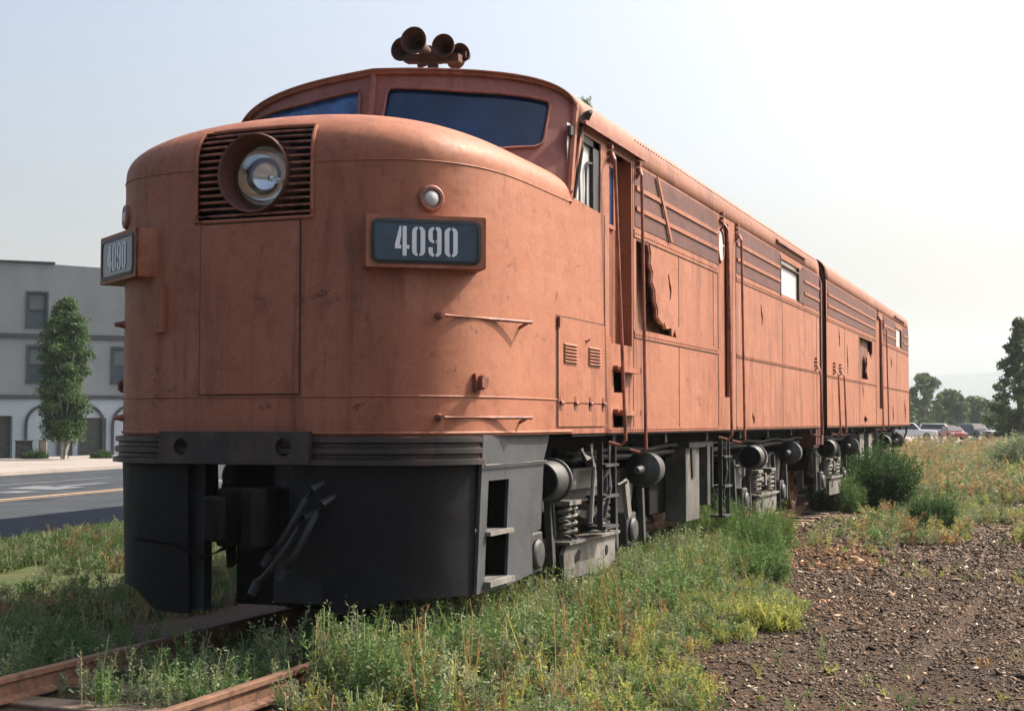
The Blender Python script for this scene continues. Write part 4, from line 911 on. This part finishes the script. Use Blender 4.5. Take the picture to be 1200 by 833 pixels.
# weedy field beyond
r = np.random.default_rng(12); parts = []
def field(n, x0, x1, y0, y1, h0, h1, pals, w, leaf, nst, nlf, seed, clump=.45, spread=.5, dry=.2):
    x = x0 + (x1 - x0) * r.random(n); y = y0 + (y1 - y0) * r.random(n) ** 1.3
    k = vnoise(x * .45, y * .3, seed) > clump; x, y = x[k], y[k]
    return weeds(x, y, ZG(x, y), r.uniform(h0, h1, len(x)), colmix(r, len(x), pals, w), nst, nlf, leaf, spread, seed, dry=dry)
parts.append(field(1500, 2.0, 11, 14, 34, .12, .38, [SAGE, GREY, YEL, TAN], [.45, .3, .1, .15], .07, 5, 16, 21, .42))
parts.append(field(3000, 1.8, 18, 26, 80, .25, .75, [SAGE, GREY, TAN, YEL], [.38, .22, .3, .10], .14, 5, 14, 22, .40))
parts.append(field(700, 1.2, 9, 12, 22, .06, .22, [SAGE, GREY, YEL, TAN], [.35, .3, .15, .2], .04, 4, 12, 26, .5, spread=.7))
parts.append(field(1600, 3, 12, 19, 27, .10, .35, [SAGE, YEL, GREY], [.5, .2, .3], .06, 5, 16, 23, .38))
parts.append(field(1500, -7, 2.2, 33, 90, .2, .6, [TAN, SAGE, GREY], [.5, .3, .2], .13, 5, 12, 25, .15))
parts.append(field(1500, -30, 40, 70, 135, .3, .9, [TAN, SAGE, TAN * .8], [.5, .3, .2], .25, 4, 10, 24, .35))
J = join(parts); o = fast_mesh('weed_field', J[0], J[1], M['leaf'], J[2]); tag(o, 'dry sage and tan weeds covering the open ground beyond the cinders', 'weeds', None, 'stuff')
# left verge grass
def grass(n, fx, hx, cols, seed, leaf=.02):
    r = np.random.default_rng(seed); x, y = fx(r, n); n = len(x); z = ZG(x, y); h = hx * r.uniform(.5, 1.3, n); a = r.random(n) * 2 * PI; w = .010 + .008 * r.random(n)
    s = np.stack([np.cos(a) * w, np.sin(a) * w, 0 * a], -1); b0 = np.stack([x, y, z], -1); ln = np.stack([r.normal(0, .3, n) * h, r.normal(0, .3, n) * h, h], -1)
    v = np.stack([b0 - s, b0 + s, b0 + ln * .6 + s * .6, b0 + ln], 1).reshape(-1, 3); c = colmix(r, n, cols, [1 / len(cols)] * len(cols)); return v, np.arange(4 * n).reshape(-1, 4), np.repeat(c, 4, 0)
GR1 = np.array([.075, .125, .03]); GR2 = np.array([.12, .15, .045]); GR3 = np.array([.045, .08, .025])
def strip(xa, xb, ya, yb, cl=.0, sd=5):
    def g_(r, n):
        t = r.random(n); y = ya + (yb - ya) * r.random(n); x = xa + (xb - xa) * t - .11 * (y - 10); k = vnoise(x * .6, y * .6, sd) > cl; return x[k], y[k]
    return g_
Ga = grass(45000, strip(-10.1, -7.6, 0, 26, .12), .11, [GR1, GR2, GR1 * .8], 31)
Gb = grass(26000, strip(-7.2, -2.4, -2, 20, .5), .14, [GR3, GR1 * .7, SAGE, TAN * .7], 32)
o = fast_mesh('verge_grass', *join([Ga, Gb])[:2], M['leaf'], join([Ga, Gb])[2]); tag(o, 'green grass along the road edge left of the train', 'grass', None, 'stuff')

def bush(name, x, y, rad, h, col, label, n, leaf, seed, cat='bush', group=None):
    r = np.random.default_rng(seed); a = r.random(n) * 2 * PI; rr = rad * .75 * np.sqrt(r.random(n)); px = rr * np.cos(a); py = rr * np.sin(a)
    hh = h * (1 - .55 * (rr / rad) ** 2) * r.uniform(.75, 1.1, n); z0 = float(ZG(x, y))
    V_, F_, C_ = weeds(px, py, np.zeros(n), hh, colmix(r, n, [col, col * 1.25, col * .75], [.5, .25, .25]), 6, 30, leaf, .45, seed, dry=.03)
    o = fast_mesh(name, V_, F_, M['leaf'], C_); o.location = (x, y, z0 - .03); tag(o, label, cat, group); return o
bush('bush', 1.9, 21.6, .98, 1.4, DRK * 1.15, 'large dark green bush beside the rear end of the train', 190, .10, 41)
bush('bush', 1.25, 20.2, .7, .8, GREY * .9, 'smaller leafy bush just left of the large dark bush', 80, .08, 42)
bush('bush', 3.3, 17.3, .45, .75, DRK * 1.4, 'low rounded bush on the cinders in front of the large dark bush', 60, .06, 43)
bush('weed_clump', 1.5, 9.3, .85, .88, GREY * 1.0, 'tall leafy green weed clump beside the battery box', 110, .05, 44, 'weed clump')
bush('weed_clump', 1.35, 6.9, .6, .62, SAGE, 'leafy grey green weed clump between the first truck and the fuel tank', 80, .05, 45, 'weed clump')
bush('weed_clump', 1.3, 2.7, .42, .55, SAGE, 'bushy grey green weed clump beside the pilot steps', 60, .05, 56, 'weed clump')
bush('weed_clump', 2.0, 8.0, .6, .5, GREY * 1.1, 'lower green weed clump in front of the tallest weed clump', 60, .05, 57, 'weed clump')
bush('weed_clump', 1.4, 4.6, .55, .62, SAGE * .9, 'grey green weed clump growing against the front truck', 80, .05, 46, 'weed clump')
bush('weed_clump', 1.5, 12.0, .35, .6, np.array([.12, .17, .04]), 'bright yellow green weed clump by the second truck', 50, .05, 47, 'weed clump')
bush('weed_clump', .35, -.15, .12, .62, SAGE * 1.1, 'single tall pale weed standing in front of the pilot', 4, .05, 48, 'weed clump')
bush('weed_clump', .95, .65, .25, .55, SAGE, 'spreading weed in front of the right pilot plate', 16, .05, 49, 'weed clump')
bush('weed_clump', 2.9, 4.2, .35, .3, YEL, 'bright low weed clump at the edge of the bare cinders', 45, .035, 50, 'weed clump')
bush('bush', 9.0, 42.0, 1.6, 1.7, SAGE * .9, 'pale sage bush at the right edge of the weedy field', 120, .16, 51)
bush('bush', 4.6, 46.0, 1.9, 1.5, SAGE * 1.05, 'broad pale sage bush in the weedy field right of the train', 130, .16, 52)
bush('bush', 6.0, 26.5, .6, .75, DRK * 1.5, 'dark green tuft standing in the sage weeds at the right', 50, .09, 53)
bush('bush', 5.0, 30.0, .5, .9, np.array([.06, .07, .04]), 'thin dark stalky bush in the weeds', 30, .09, 54)

o = bush('weed_clump', 1.3, 3.7, .05, .14, GREY, 'tiny green weed sprouting on the edge of the cab roof', 3, .035, 55, 'weed clump'); o.location.z = 4.50
# ------------------------------------------------------------ road
RS = -.11
def road_sheet(name, xa, xb, z, ya, yb, mat, lab):
    mb = MB(); ysr = np.linspace(ya, yb, 40); vv = []; fs = []
    for y in ysr:
        for x in np.linspace(xa, xb, 6): vv.append((x + RS * (y - 20), y, z))
    for i in range(39):
        for j in range(5): fs.append((i * 6 + j, i * 6 + j + 1, (i + 1) * 6 + j + 1, (i + 1) * 6 + j))
    mb.add(vv, fs); o = mb.build(name, mat, None); tag(o, lab, None, None, 'structure'); return o
M['asphalt'] = simple('asphalt', (.050, .056, .063), .95, 0, .2, 1.2, .004, (.030, .036, .044), .05); M['asphalt_shadow'] = simple('shadowed_asphalt', (.004, .007, .014), .95, 0, .25, 2, 0, None, .05)  # the darker, bluer asphalt is the colour of a painted shadow
M['concrete'] = simple('pale_concrete', (.25, .22, .20), .85, 0, .15, 1.0, .003, (.19, .17, .155)); M['yellow'] = simple('road_yellow', (.27, .19, .12), .7, 0, .2, 6); M['white'] = simple('road_white', (.11, .12, .13), .7, 0, .2, 6)
road_sheet('road', -27.6, -11.0, -.272, -60, 220, M['asphalt'], 'grey asphalt street left of the track')
road_sheet('road_shadow', -14.3, -11.1, -.266, -60, 220, M['asphalt_shadow'], 'dark painted shadow strip along the near road edge')  # cast shadow on the street, painted as a dark strip
mb = MB()
for a, b in ((-18.55, -18.25), (-18.05, -17.9)): 
    for i in range(28):
        y0_, y1_ = -60 + i * 10, -50 + i * 10; mb.add([(a + RS * (y0_ - 20), y0_, -.262), (b + RS * (y0_ - 20), y0_, -.262), (b + RS * (y1_ - 20), y1_, -.262), (a + RS * (y1_ - 20), y1_, -.262)], [(0, 1, 2, 3)])
mb.build('centre_line', M['yellow'], None); tag(COL.objects[-1] if 0 else bpy.data.objects['centre_line'], 'yellow painted line along the street', None, None, 'structure')
mb = MB()
def quad(mb, P, z): mb.add([(a, b, z) for a, b in P], [(0, 1, 2, 3)])
quad(mb, [(-21.3, 24.6), (-21.6, 27.3), (-22.0, 27.3), (-21.7, 24.6)], -.262); quad(mb, [(-20.3, 23.2), (-20.6, 24.9), (-22.4, 24.9), (-22.0, 23.2)], -.262); quad(mb, [(-23.3, 23.5), (-24.2, 31), (-24.4, 31), (-23.5, 23.5)], -.262); quad(mb, [(-20.0, 21.3), (-20.1, 22.3), (-20.9, 22.3), (-20.8, 21.3)], -.262)
mb.build('lane_marking', M['white'], None); tag(bpy.data.objects['lane_marking'], 'faded white arrow marking on the street', None, None, 'structure')
mb = MB()
vv = []
for i in range(30):
    y0_, y1_ = -60 + i * 9.4, -60 + (i + 1) * 9.4; mb.add([(-38.5 + RS * (y0_ - 20), y0_, -.15), (-27.6 + RS * (y0_ - 20), y0_, -.15), (-27.6 + RS * (y1_ - 20), y1_, -.15), (-38.5 + RS * (y1_ - 20), y1_, -.15), (-27.6 + RS * (y0_ - 20), y0_, -.3), (-27.6 + RS * (y1_ - 20), y1_, -.3)], [(0, 1, 2, 3), (1, 4, 5, 2)])
mb.build('pavement', M['concrete'], None); tag(bpy.data.objects['pavement'], 'pale concrete pavement and kerb across the street', None, None, 'structure')

# ------------------------------------------------------------ building across the street
def bricks(name, c1, c2, scale, paint=None):
    m, nt, b = nodes(name); t = N(nt, 'ShaderNodeTexBrick'); v = coords(nt); sep = N(nt, 'ShaderNodeSeparateXYZ'); nt.links.new(v, sep.inputs[0]); cb = N(nt, 'ShaderNodeCombineXYZ')
    nt.links.new(sep.outputs[0], cb.inputs[0]); nt.links.new(sep.outputs[2], cb.inputs[1]); nt.links.new(cb.outputs[0], t.inputs['Vector'])
    t.inputs['Scale'].default_value = scale; t.inputs['Color1'].default_value = (*c1, 1); t.inputs['Color2'].default_value = (*c2, 1); t.inputs['Mortar'].default_value = (*[x * .75 for x in c1], 1)
    col = mix(nt, ramp(nt, noise(nt, coords(nt, (1, 1, .6)), .6, 6), [(.4, 0.), (.65, .6)]), t.outputs[0], tuple(x * .72 for x in c1)); nt.links.new(col, b.inputs['Base Color']); b.inputs['Roughness'].default_value = .9; return m
bA = (-45.3, 49.9, -.3); BR = math.atan2(.698, .716)
bld = thing('hotel_building', 'grey three storey corner building with white arched ground floor across the street', 'building', bA, BR)
M['plaster'] = bricks('grey_painted_brick', (.235, .26, .272), (.25, .275, .287), 3.2); M['whitebrick'] = bricks('white_painted_brick', (.40, .46, .52), (.36, .42, .48), 3.2)
M['bwin'] = simple('building_window', (.05, .075, .09), .25, 0, .4, .8); M['btrim'] = simple('dark_trim', (.045, .05, .06), .7); M['sash'] = simple('dark_sash', (.05, .06, .055), .6); M['blind'] = simple('window_blind', (.10, .125, .14), .8, 0, .2, 2)
U0, U1 = -13., 15.
wins = [(u, 6.85, 8.55) for u in (-7.6, -3.2, 1.3, 9.6, 13.0)] + [(u, 3.98, 5.75) for u in (-7.6, -3.2, 1.35, 5.6, 9.8, 13.0)]
wh = [[(u, z0), (u + .9, z0), (u + .9, z1), (u, z1)] for u, z0, z1 in wins]
sheet('upper_wall', [(U0, 3.1), (U1, 3.1), (U1, 9.95), (5.8, 10.0), (2.6, 10.1), (U0, 10.2)], wh, lambda u, v: (u, 0, v), M['plaster'], bld, step=3, thick=.3)
doors = [(-1.6, .62, 2.2), (3.85, 5.3, 2.1), (8.0, 9.4, 2.1), (-6, -4.2, 2.2)]
sheet('ground_floor_wall', [(U0, 0), (U1, 0), (U1, 3.1), (U0, 3.1)], [[(a, .02), (b, .02), (b, z), (a, z)] for a, b, z in doors], lambda u, v: (u, 0, v), M['whitebrick'], bld, step=3, thick=.3)
mb = MB(); mb.box(U0, U1, .3, 16, 0, 9.9); mb.box(U0, U1, .1, .3, 9.6, 9.9); mb.build('building_body', M['plaster'], bld)
for u, z0, z1 in wins:
    mb = MB(); fr_ = .07
    for a, b, c_, d_ in ((u - .1, u, z0 - .08, z1 + .12), (u + .9, u + 1.0, z0 - .08, z1 + .12), (u, u + .9, z1, z1 + .12), (u - .12, u + 1.02, z0 - .12, z0)): mb.box(a, b, -.06, .05, c_, d_)
    w_ = mb.build('window', M['btrim'], bld)
    mb = MB(); mb.box(u, u + .9, .12, .14, z0, z1); mb.build('window_pane', M['bwin'], w_)
    mb = MB(); mb.box(u + .08, u + .82, .105, .115, z0 + .5 * (z1 - z0), z1 - .06); mb.build('window_blind', M['blind'], w_)
    mb = MB(); zm = (z0 + z1) / 2; mb.box(u, u + .9, .06, .11, zm - .035, zm + .035); mb.box(u, u + .06, .06, .11, z0, z1); mb.box(u + .84, u + .9, .06, .11, z0, z1); mb.build('window_sash', M['sash'], w_)
mb = MB(); mb.box(U0, U1, -.08, -.003, 6.2, 6.45); mb.box(U0, U1, -.1, -.003, 3.08, 3.28); mb.box(U0, 2.6, -.12, .3, 10.12, 10.22); mb.build('belt_course', M['btrim'], bld)
mb = MB()
for cu in (-5.2, -3.1, -1.0 + .1, 2.1, 4.35, 6.45, 8.6, 10.8, 13):
    hw = .82; P = [(cu - hw, 0)] + [(cu - hw + 0, z) for z in (.8, 1.6)] + [(cu - hw * math.cos(a), 1.75 + .95 * math.sin(a)) for a in np.linspace(0, PI, 13)] + [(cu + hw, 1.6), (cu + hw, .0)]
    for i in range(len(P) - 1):
        a, b = Vector((P[i][0], -.05, P[i][1])), Vector((P[i + 1][0], -.05, P[i + 1][1])); d = b - a; L_ = d.length / 2 + .03
        mb.obox((a + b) / 2, d.normalized() * L_, (0, .04, 0), d.normalized().cross(Vector((0, 1, 0))) * .07)
mb.build('arch_trim', M['btrim'], bld)
for a, b, z in doors:
    mb = MB(); mb.box(a, b, .2, .24, .02, z); d_ = mb.build('garage_door', M['sash'], bld)
    mb = MB(); mb.box(a - .02, a + .1, .02, .1, 0, z); mb.box(b - .1, b + .02, .02, .1, 0, z); mb.build('door_frame', M['blind'], d_)
def box_thing(name, loc, rot, dims, mat, lab, cat, cap=None):
    t = thing(name, lab, cat, loc, rot); w, d, h = dims; mb = MB(); mb.box(-w / 2, w / 2, -d / 2, d / 2, 0, h); mb.build('casing', mat, t, bevel=.03)
    mb = MB(); mb.box(-w / 2 - .04, w / 2 + .04, -d / 2 - .04, d / 2 + .04, h, h + .06); mb.build('cap', cap or mat, t); return t
box_thing('utility_cabinet', (-40.9, 46.5, -.3), BR, (.75, .5, .95), M['drum'], 'low grey cabinet in front of the arched ground floor', 'cabinet')
box_thing('concrete_pillar', (-40.2, 47.0, -.3), BR, (.35, .35, 1.0), M['concrete'], 'short pale concrete pillar beside the grey cabinet', 'pillar')

# ------------------------------------------------------------ trees
def leafcloud(centers, rads, per, leaf, cols, seed):
    r = np.random.default_rng(seed); n = len(centers); c = np.repeat(centers, per, 0); R_ = np.repeat(rads, per)[:, None]
    d = r.normal(size=(n * per, 3)); d /= np.linalg.norm(d, axis=1)[:, None]; p = c + d * R_ * r.random((n * per, 1)) ** .5 * np.array([1, 1, .75])
    a = r.normal(size=(n * per, 3)); a /= np.linalg.norm(a, axis=1)[:, None]; b = np.cross(a, r.normal(size=(n * per, 3))); b /= np.linalg.norm(b, axis=1)[:, None]
    s = leaf * r.uniform(.5, 1.4, (n * per, 1)); v = np.stack([p - a * s, p - b * s * .5, p + a * s, p + b * s * .5], 1).reshape(-1, 3)
    col = np.repeat(colmix(r, n, cols, [1 / len(cols)] * len(cols)), per, 0) * r.uniform(.75, 1.3, (n * per, 1)); return v, np.arange(n * per * 4).reshape(-1, 4), np.repeat(col, 4, 0)
M['bark'] = simple('bark', (.17, .15, .12), .9, 0, .4, 8, .02); M['palebark'] = simple('pale_bark', (.33, .33, .30), .9, 0, .3, 8, .02)
def tree(name, x, y, H, shape, ncl, clr, per, leaf, cols, label, seed, trunk0=.15, bark='bark', z=-.35, tr=.22, group=None, stems=1, limb_up=.5):
    r = random.Random(seed); t = thing(name, label, 'tree', (x, y, z), r.random() * 6, group); mb = MB(); cen = []; rad = []
    for k in range(stems):
        bx_, by_ = (r.uniform(-.4, .4), r.uniform(-.4, .4)) if stems > 1 else (0, 0)
        P = [(bx_ * (.2 + q), by_ * (.2 + q), H * .93 * q) for q in np.linspace(0, 1, 9)]; P = [(a + r.uniform(-.05, .05) * H * .1, b + r.uniform(-.05, .05) * H * .1, c) for a, b, c in P]
        mb.tube(P, [tr * (1 - .9 * q) / stems ** .5 + .01 for q in np.linspace(0, 1, 9)], 7)
    for i in range(ncl):
        q = trunk0 + (1 - trunk0) * (i + r.random()) / ncl; R_ = shape(q) * H; a = r.random() * 2 * PI; rr = R_ * (r.random() ** .5)
        c = (math.cos(a) * rr, math.sin(a) * rr, q * H); cen.append(c); rad.append(clr * (.6 + .8 * r.random()) * (.65 + .35 * (1 - q)))
        zb = max(.1 * H, q * H - limb_up * rr - .03 * H)
        if i % 2 == 0: mb.tube([(0, 0, zb), (c[0] * .5, c[1] * .5, zb + (c[2] - zb) * .4), c], [.05 * tr / .22 * (1.3 - q), .03 * (1.3 - q), .012], 5)
    mb.build('trunk', M[bark], t)
    V_, F_, C_ = leafcloud(np.array(cen), np.array(rad), per, leaf, cols, seed); o = fast_mesh('crown', V_, F_, M['leaf'], C_); o.parent = t; return t
T1 = np.array([.04, .07, .025]); T2 = np.array([.05, .085, .03]); T3 = np.array([.075, .10, .035])
tree('poplar_tree', -37.6, 45.3, 7.5, lambda q: .135 * math.sin(min(1, (1.03 - q) * 3.2) * PI / 2) * (1 if q > .45 else .45 + 1.2 * q), 210, .50, 190, .07, [T1 * 1.3, T2 * 1.3, T2 * 1.7], 'upright green poplar in front of the grey building', 61, .17, 'palebark', tr=.16, stems=3, limb_up=1.4)
for k, (dx, dy, s_, lb) in enumerate(((-1.9, 1.0, .6, 'small shrub at the foot of the poplar on its left'), (1.5, .3, .55, 'small shrub at the foot of the poplar on its right'), (-5, -.5, .9, 'pale shrubs beside the grey cabinet'), (-6.2, -1.4, .8, 'pale shrub at the left edge of the photo by the building'))):
    bush('shrub', -38.6 + dx * .75, 46.6 + dy + dx * .7, s_ * 1.1, s_, [DRK, DRK, YEL * .6, YEL * .6][k], lb, 50, .12, 70 + k, 'shrub')
tree('conifer_tree', 2.9, 97.5, 9.0, lambda q: .50 * (1 - q) ** .95 * (.75 + .25 * math.sin(q * 40)) + .01, 190, .55, 70, .13, [T2 * 1.1, T2 * 1.5, T3 * 1.4], 'tall ragged dark tree with a pointed top at the right edge', 62, .10, 'bark', tr=.28)
tree('broadleaf_tree', 5.0, 99, 5.5, lambda q: .42 * math.sin(PI * min(1, q + .1)) ** .6, 70, .8, 90, .14, [T1 * 1.3, T2 * 1.3, T1], 'wide low dark tree under the ragged pointed tree', 63, .15, tr=.2)
far = [(-17.5, 214, 7.0), (-13.9, 219.7, 9.2), (-10.6, 226, 6.6), (-7.2, 232, 5.6), (-13, 251, 7), (-3.4, 240, 5.0), (1.5, 262, 5.2), (-20.5, 226, 8), (6, 280, 5.6), (-7.5, 262, 5.8)]
FL = ['leftmost far green tree behind the end of the train', 'tallest far green tree behind the white pickup', 'far rounded green tree right of the tallest far tree', 'far small green tree behind the parked cars', 'far green tree half hidden behind the tallest far tree', 'far low green tree left of the ragged pointed tree', 'far low green tree behind the ragged pointed tree', 'far green tree hidden by the end of the train', 'farthest low green tree at the right', 'far green tree rising between the two rounded ones']
for k, (x, y, H) in enumerate(far):
    tree('broadleaf_tree', x, y, H, lambda q: .36 * math.sin(PI * min(1, q * .9 + .08)) ** .5, 60, 1.1, 90, .26, [T2 * 1.5, T3 * 1.5, T2 * 1.2], FL[k], 80 + k, .1, tr=.22, group='trees beyond the car park')

# ------------------------------------------------------------ vehicles
def carpaint(n, c): return simple(n, c, .25, 0, .06, 1)
M['cglass'] = simple('car_glass', (.02, .025, .03), .1); M['tyre'] = simple('tyre', (.02, .02, .02), .8); M['rim'] = simple('rim', (.45, .45, .45), .3, 1); M['lamp'] = simple('headlamp', (.7, .7, .7), .2); M['tail'] = simple('tail_lamp', (.4, .02, .02), .3)
def vehicle(name, label, cat, x, y, rot, kind, col, group=None):
    t = thing(name, label, cat, (x, y, -.3), rot, group)
    if kind == 'pickup':
        low = [(-2.7, .45), (2.65, .45), (2.72, .6), (2.70, .95), (2.5, 1.05), (1.15, 1.12), (-2.7, 1.12)]; cabp = [(-.85, 1.1), (1.15, 1.1), (.55, 1.78), (-.7, 1.80)]; wx = (-1.75, 1.75); w = .95
    elif kind == 'suv':
        low = [(-2.3, .4), (2.2, .4), (2.3, .6), (2.25, .95), (1.2, 1.05), (-2.3, 1.1)]; cabp = [(-2.25, 1.05), (1.1, 1.05), (.5, 1.68), (-2.0, 1.72)]; wx = (-1.4, 1.4); w = .9
    else:
        low = [(-2.2, .35), (2.15, .35), (2.25, .55), (2.15, .8), (1.1, .93), (-1.5, .98), (-2.25, .9)]; cabp = [(-1.6, .92), (1.15, .92), (.35, 1.4), (-.95, 1.42)]; wx = (-1.35, 1.35); w = .87
    def cut(P):      # wheel arches cut from the lower edge
        out = []
        z = P[0][1]; out.append(P[0])
        for c in wx: out += [(c + .42 * math.cos(a), z + .40 * math.sin(a)) for a in np.linspace(PI, 0, 9)]
        return out + list(P[1:])
    P = cut(low); f = lambda u, v, tt: Vector((u, tt, v))
    mb = MB(); n = len(P); lv = [(-w, .93), (-w * .97, 1), (w * .97, 1), (w, .93)]
    mb.prism(P, f, -w, w); bd = mb.build('car_body', carpaint(name + '_paint', col), t, bevel=.06)
    if kind == 'pickup': mb = MB(); mb.box(-2.6, -.95, -.8, .8, .8, 1.125); mb.build('cargo_bed', M['tyre'], t)
    cx = sum(p[0] for p in cabp) / 4
    mb = MB(); b_ = [(u, -w * .95 if v < 1.3 and v < cabp[2][1] - .1 else -w * .78, v) for u, v in cabp]; b2 = [(u, -yy, v) for u, yy, v in b_]
    mb.add(b_ + b2, [(0, 1, 2, 3), (7, 6, 5, 4), (0, 4, 5, 1), (1, 5, 6, 2), (2, 6, 7, 3), (3, 7, 4, 0)]); mb.build('cabin', carpaint(name + '_cabin', col), t, bevel=.05)
    for s_ in (1, -1):
        mb = MB(); q = [(u * .90 + cx * .10, s_ * (abs(yy) + .012), v * .86 + (cabp[0][1] + cabp[2][1]) * .07) for (u, yy, v) in b_]; mb.add(q, [(0, 1, 2, 3)]); mb.build('side_window', M['cglass'], t)
    mb = MB(); A_ = [Vector(b_[1]), Vector(b2[1]), Vector(b2[2]), Vector(b_[2])]; c_ = sum(A_, Vector()) / 4; mb.add([c_ + (a - c_) * .86 + Vector((.03, 0, .03)) for a in A_], [(0, 1, 2, 3)]); mb.build('windscreen', M['cglass'], t)
    mb = MB(); A_ = [Vector(b_[0]), Vector(b2[0]), Vector(b2[3]), Vector(b_[3])]; c_ = sum(A_, Vector()) / 4; mb.add([c_ + (a - c_) * .84 + Vector((-.03, 0, .02)) for a in A_], [(0, 1, 2, 3)]); mb.build('rear_window', M['cglass'], t)
    for c in wx:
        for s_ in (1, -1):
            mb = MB(); mb.lathe((c, s_ * (w - .22), .34), (0, s_, 0), [(0, .1), (0, .33), (.02, .35), (.2, .35), (.22, .32), (.22, .21)], 20); wl = mb.build('wheel', M['tyre'], t)
            mb = MB(); mb.lathe((c, s_ * (w - .05), .34), (0, s_, 0), [(0, .21), (.03, .2), (.04, .05)], 16); mb.build('rim', M['rim'], wl)
    mb = MB(); mb.box(max(p[0] for p in low) - .08, max(p[0] for p in low) + .02, -w + .08, -w + .4, .66, .82); mb.box(max(p[0] for p in low) - .08, max(p[0] for p in low) + .02, w - .4, w - .08, .66, .82); mb.build('headlights', M['lamp'], t)
    mb = MB(); mb.box(-2.75 if kind == 'pickup' else -2.33, -2.2, -w + .03, -w + .2, .7, .95); mb.box(-2.75 if kind == 'pickup' else -2.33, -2.2, w - .2, w - .03, .7, .95); mb.build('tail_lights', M['tail'], t)
    return t
Gp = 'vehicles in the far car park'
vehicle('pickup_truck', 'white pickup truck at the far end of the train', 'pickup', -8.3, 134.5, .12, 'pickup', (.68, .70, .70), Gp)
vehicle('parked_car', 'red sedan parked right of the white pickup', 'car', -4.6, 141, -1.2, 'sedan', (.25, .025, .03), Gp)
vehicle('parked_car', 'dark blue utility vehicle parked right of the red sedan', 'car', -2.7, 147, -1.0, 'suv', (.02, .03, .05), Gp)
vehicle('parked_car', 'white van like car behind the red sedan', 'car', -6.6, 152, .1, 'suv', (.65, .66, .66), Gp)
vehicle('parked_car', 'silver sedan parked behind the dark blue vehicle', 'car', -3.2, 160, .2, 'sedan', (.5, .52, .54), Gp)
vehicle('parked_car', 'pale sedan farthest back in the car park', 'car', -7.2, 178, .1, 'sedan', (.6, .6, .58), Gp)
vehicle('parked_car', 'white utility vehicle in front of the ragged pointed tree', 'car', .4, 165, .15, 'suv', (.6, .62, .62), Gp)
vehicle('parked_car', 'grey sedan partly behind the ragged pointed tree', 'car', 2.4, 172, .1, 'sedan', (.3, .33, .36), Gp)
mb = MB(); mb.box(-30, 60, 128, 200, -.34, -.27); o = mb.build('parking_lot', M['concrete'], None); tag(o, 'pale paved car park beyond the weeds', None, None, 'structure')

# ------------------------------------------------------------ hills
hx = np.linspace(-2600, 2600, 120); hy = np.linspace(0, 1400, 26); A_, B_ = np.meshgrid(hx, hy, indexing='ij')
env = np.sin(np.clip(B_ / 1400, 0, 1) * PI) ** .7
Hh = (104 + 34 * np.exp(-((A_ - 260) / 520) ** 2) - 46 * np.exp(-((A_ + 560) / 420) ** 2) + 30 * np.exp(-((A_ - 1500) / 600) ** 2)) * env + (vnoise(A_ / 120, B_ / 120, 5) - .5) * 22 * env + (vnoise(A_ / 40, B_ / 40, 6) - .5) * 7 * env
vv = np.stack([A_, B_ + 2400, Hh - 4], -1).reshape(-1, 3); idx = np.arange(A_.size).reshape(A_.shape); ff = np.stack([idx[:-1, :-1], idx[1:, :-1], idx[1:, 1:], idx[:-1, 1:]], -1).reshape(-1, 4)
o = fast_mesh('hills', vv, ff, simple('hill_scrub', (.05, .075, .075), .95, 0, .4, .01), smooth=True); tag(o, 'low hazy ridge on the horizon', None, None, 'structure')

# ------------------------------------------------------------ haze
HAZE = True
if HAZE:
    mb = MB(); mb.box(-4200, 4200, -210, 4600, -6, 260); o = mb.build('haze', None, None, smooth=False) if 0 else None
    me = bpy.data.meshes.new('haze'); me.from_pydata(mb.v, [], mb.f); bm = bmesh.new(); bm.from_mesh(me); bmesh.ops.recalc_face_normals(bm, faces=bm.faces); bm.to_mesh(me); bm.free()
    hm = bpy.data.materials.new('air'); hm.use_nodes = True; nt = hm.node_tree; nt.nodes.clear(); out = nt.nodes.new('ShaderNodeOutputMaterial'); pv = nt.nodes.new('ShaderNodeVolumePrincipled')
    pv.inputs['Color'].default_value = (.84, .94, 1, 1); pv.inputs['Density'].default_value = .00024; pv.inputs['Anisotropy'].default_value = .2; nt.links.new(pv.outputs[0], out.inputs['Volume'])
    o = link_mesh('haze', me, hm); tag(o, 'thin summer haze over the valley', None, None, 'stuff')

# ------------------------------------------------------------ light, sky, camera
EL = math.radians(46); AZ = math.radians(45)      # clockwise from +Y
w = bpy.data.worlds.new('World'); scene.world = w; w.use_nodes = True; nt = w.node_tree; bg = nt.nodes['Background']
sky = nt.nodes.new('ShaderNodeTexSky'); sky.sky_type = 'NISHITA'; sky.sun_disc = False; sky.sun_elevation = EL; sky.sun_rotation = AZ; sky.air_density = 1.0; sky.dust_density = 9.5; sky.ozone_density = 2.2; sky.altitude = 0
nt.links.new(sky.outputs[0], bg.inputs[0]); bg.inputs[1].default_value = .148
sl = bpy.data.lights.new('Sun', 'SUN'); sl.energy = 4.5; sl.angle = math.radians(.5); sl.color = (1, .89, .74); so = bpy.data.objects.new('Sun', sl); COL.objects.link(so)
d = Vector((math.sin(AZ) * math.cos(EL), math.cos(AZ) * math.cos(EL), math.sin(EL))); so.rotation_euler = d.to_track_quat('Z', 'Y').to_euler()
cam = bpy.data.cameras.new('Camera'); co = bpy.data.objects.new('Camera', cam); COL.objects.link(co); scene.camera = co
cam.sensor_width = 36; cam.lens = 50.01; cam.clip_end = 20000; cam.clip_start = .1
co.location = (5.42, -8.89, 1.6); co.rotation_euler = (PI / 2 + math.atan(77.5 / 1667), 0, math.radians(21))
scene.view_settings.view_transform = 'Standard'; scene.view_settings.look = 'None'; scene.view_settings.exposure = .88; scene.view_settings.gamma = 1
scene.render.engine = 'CYCLES'
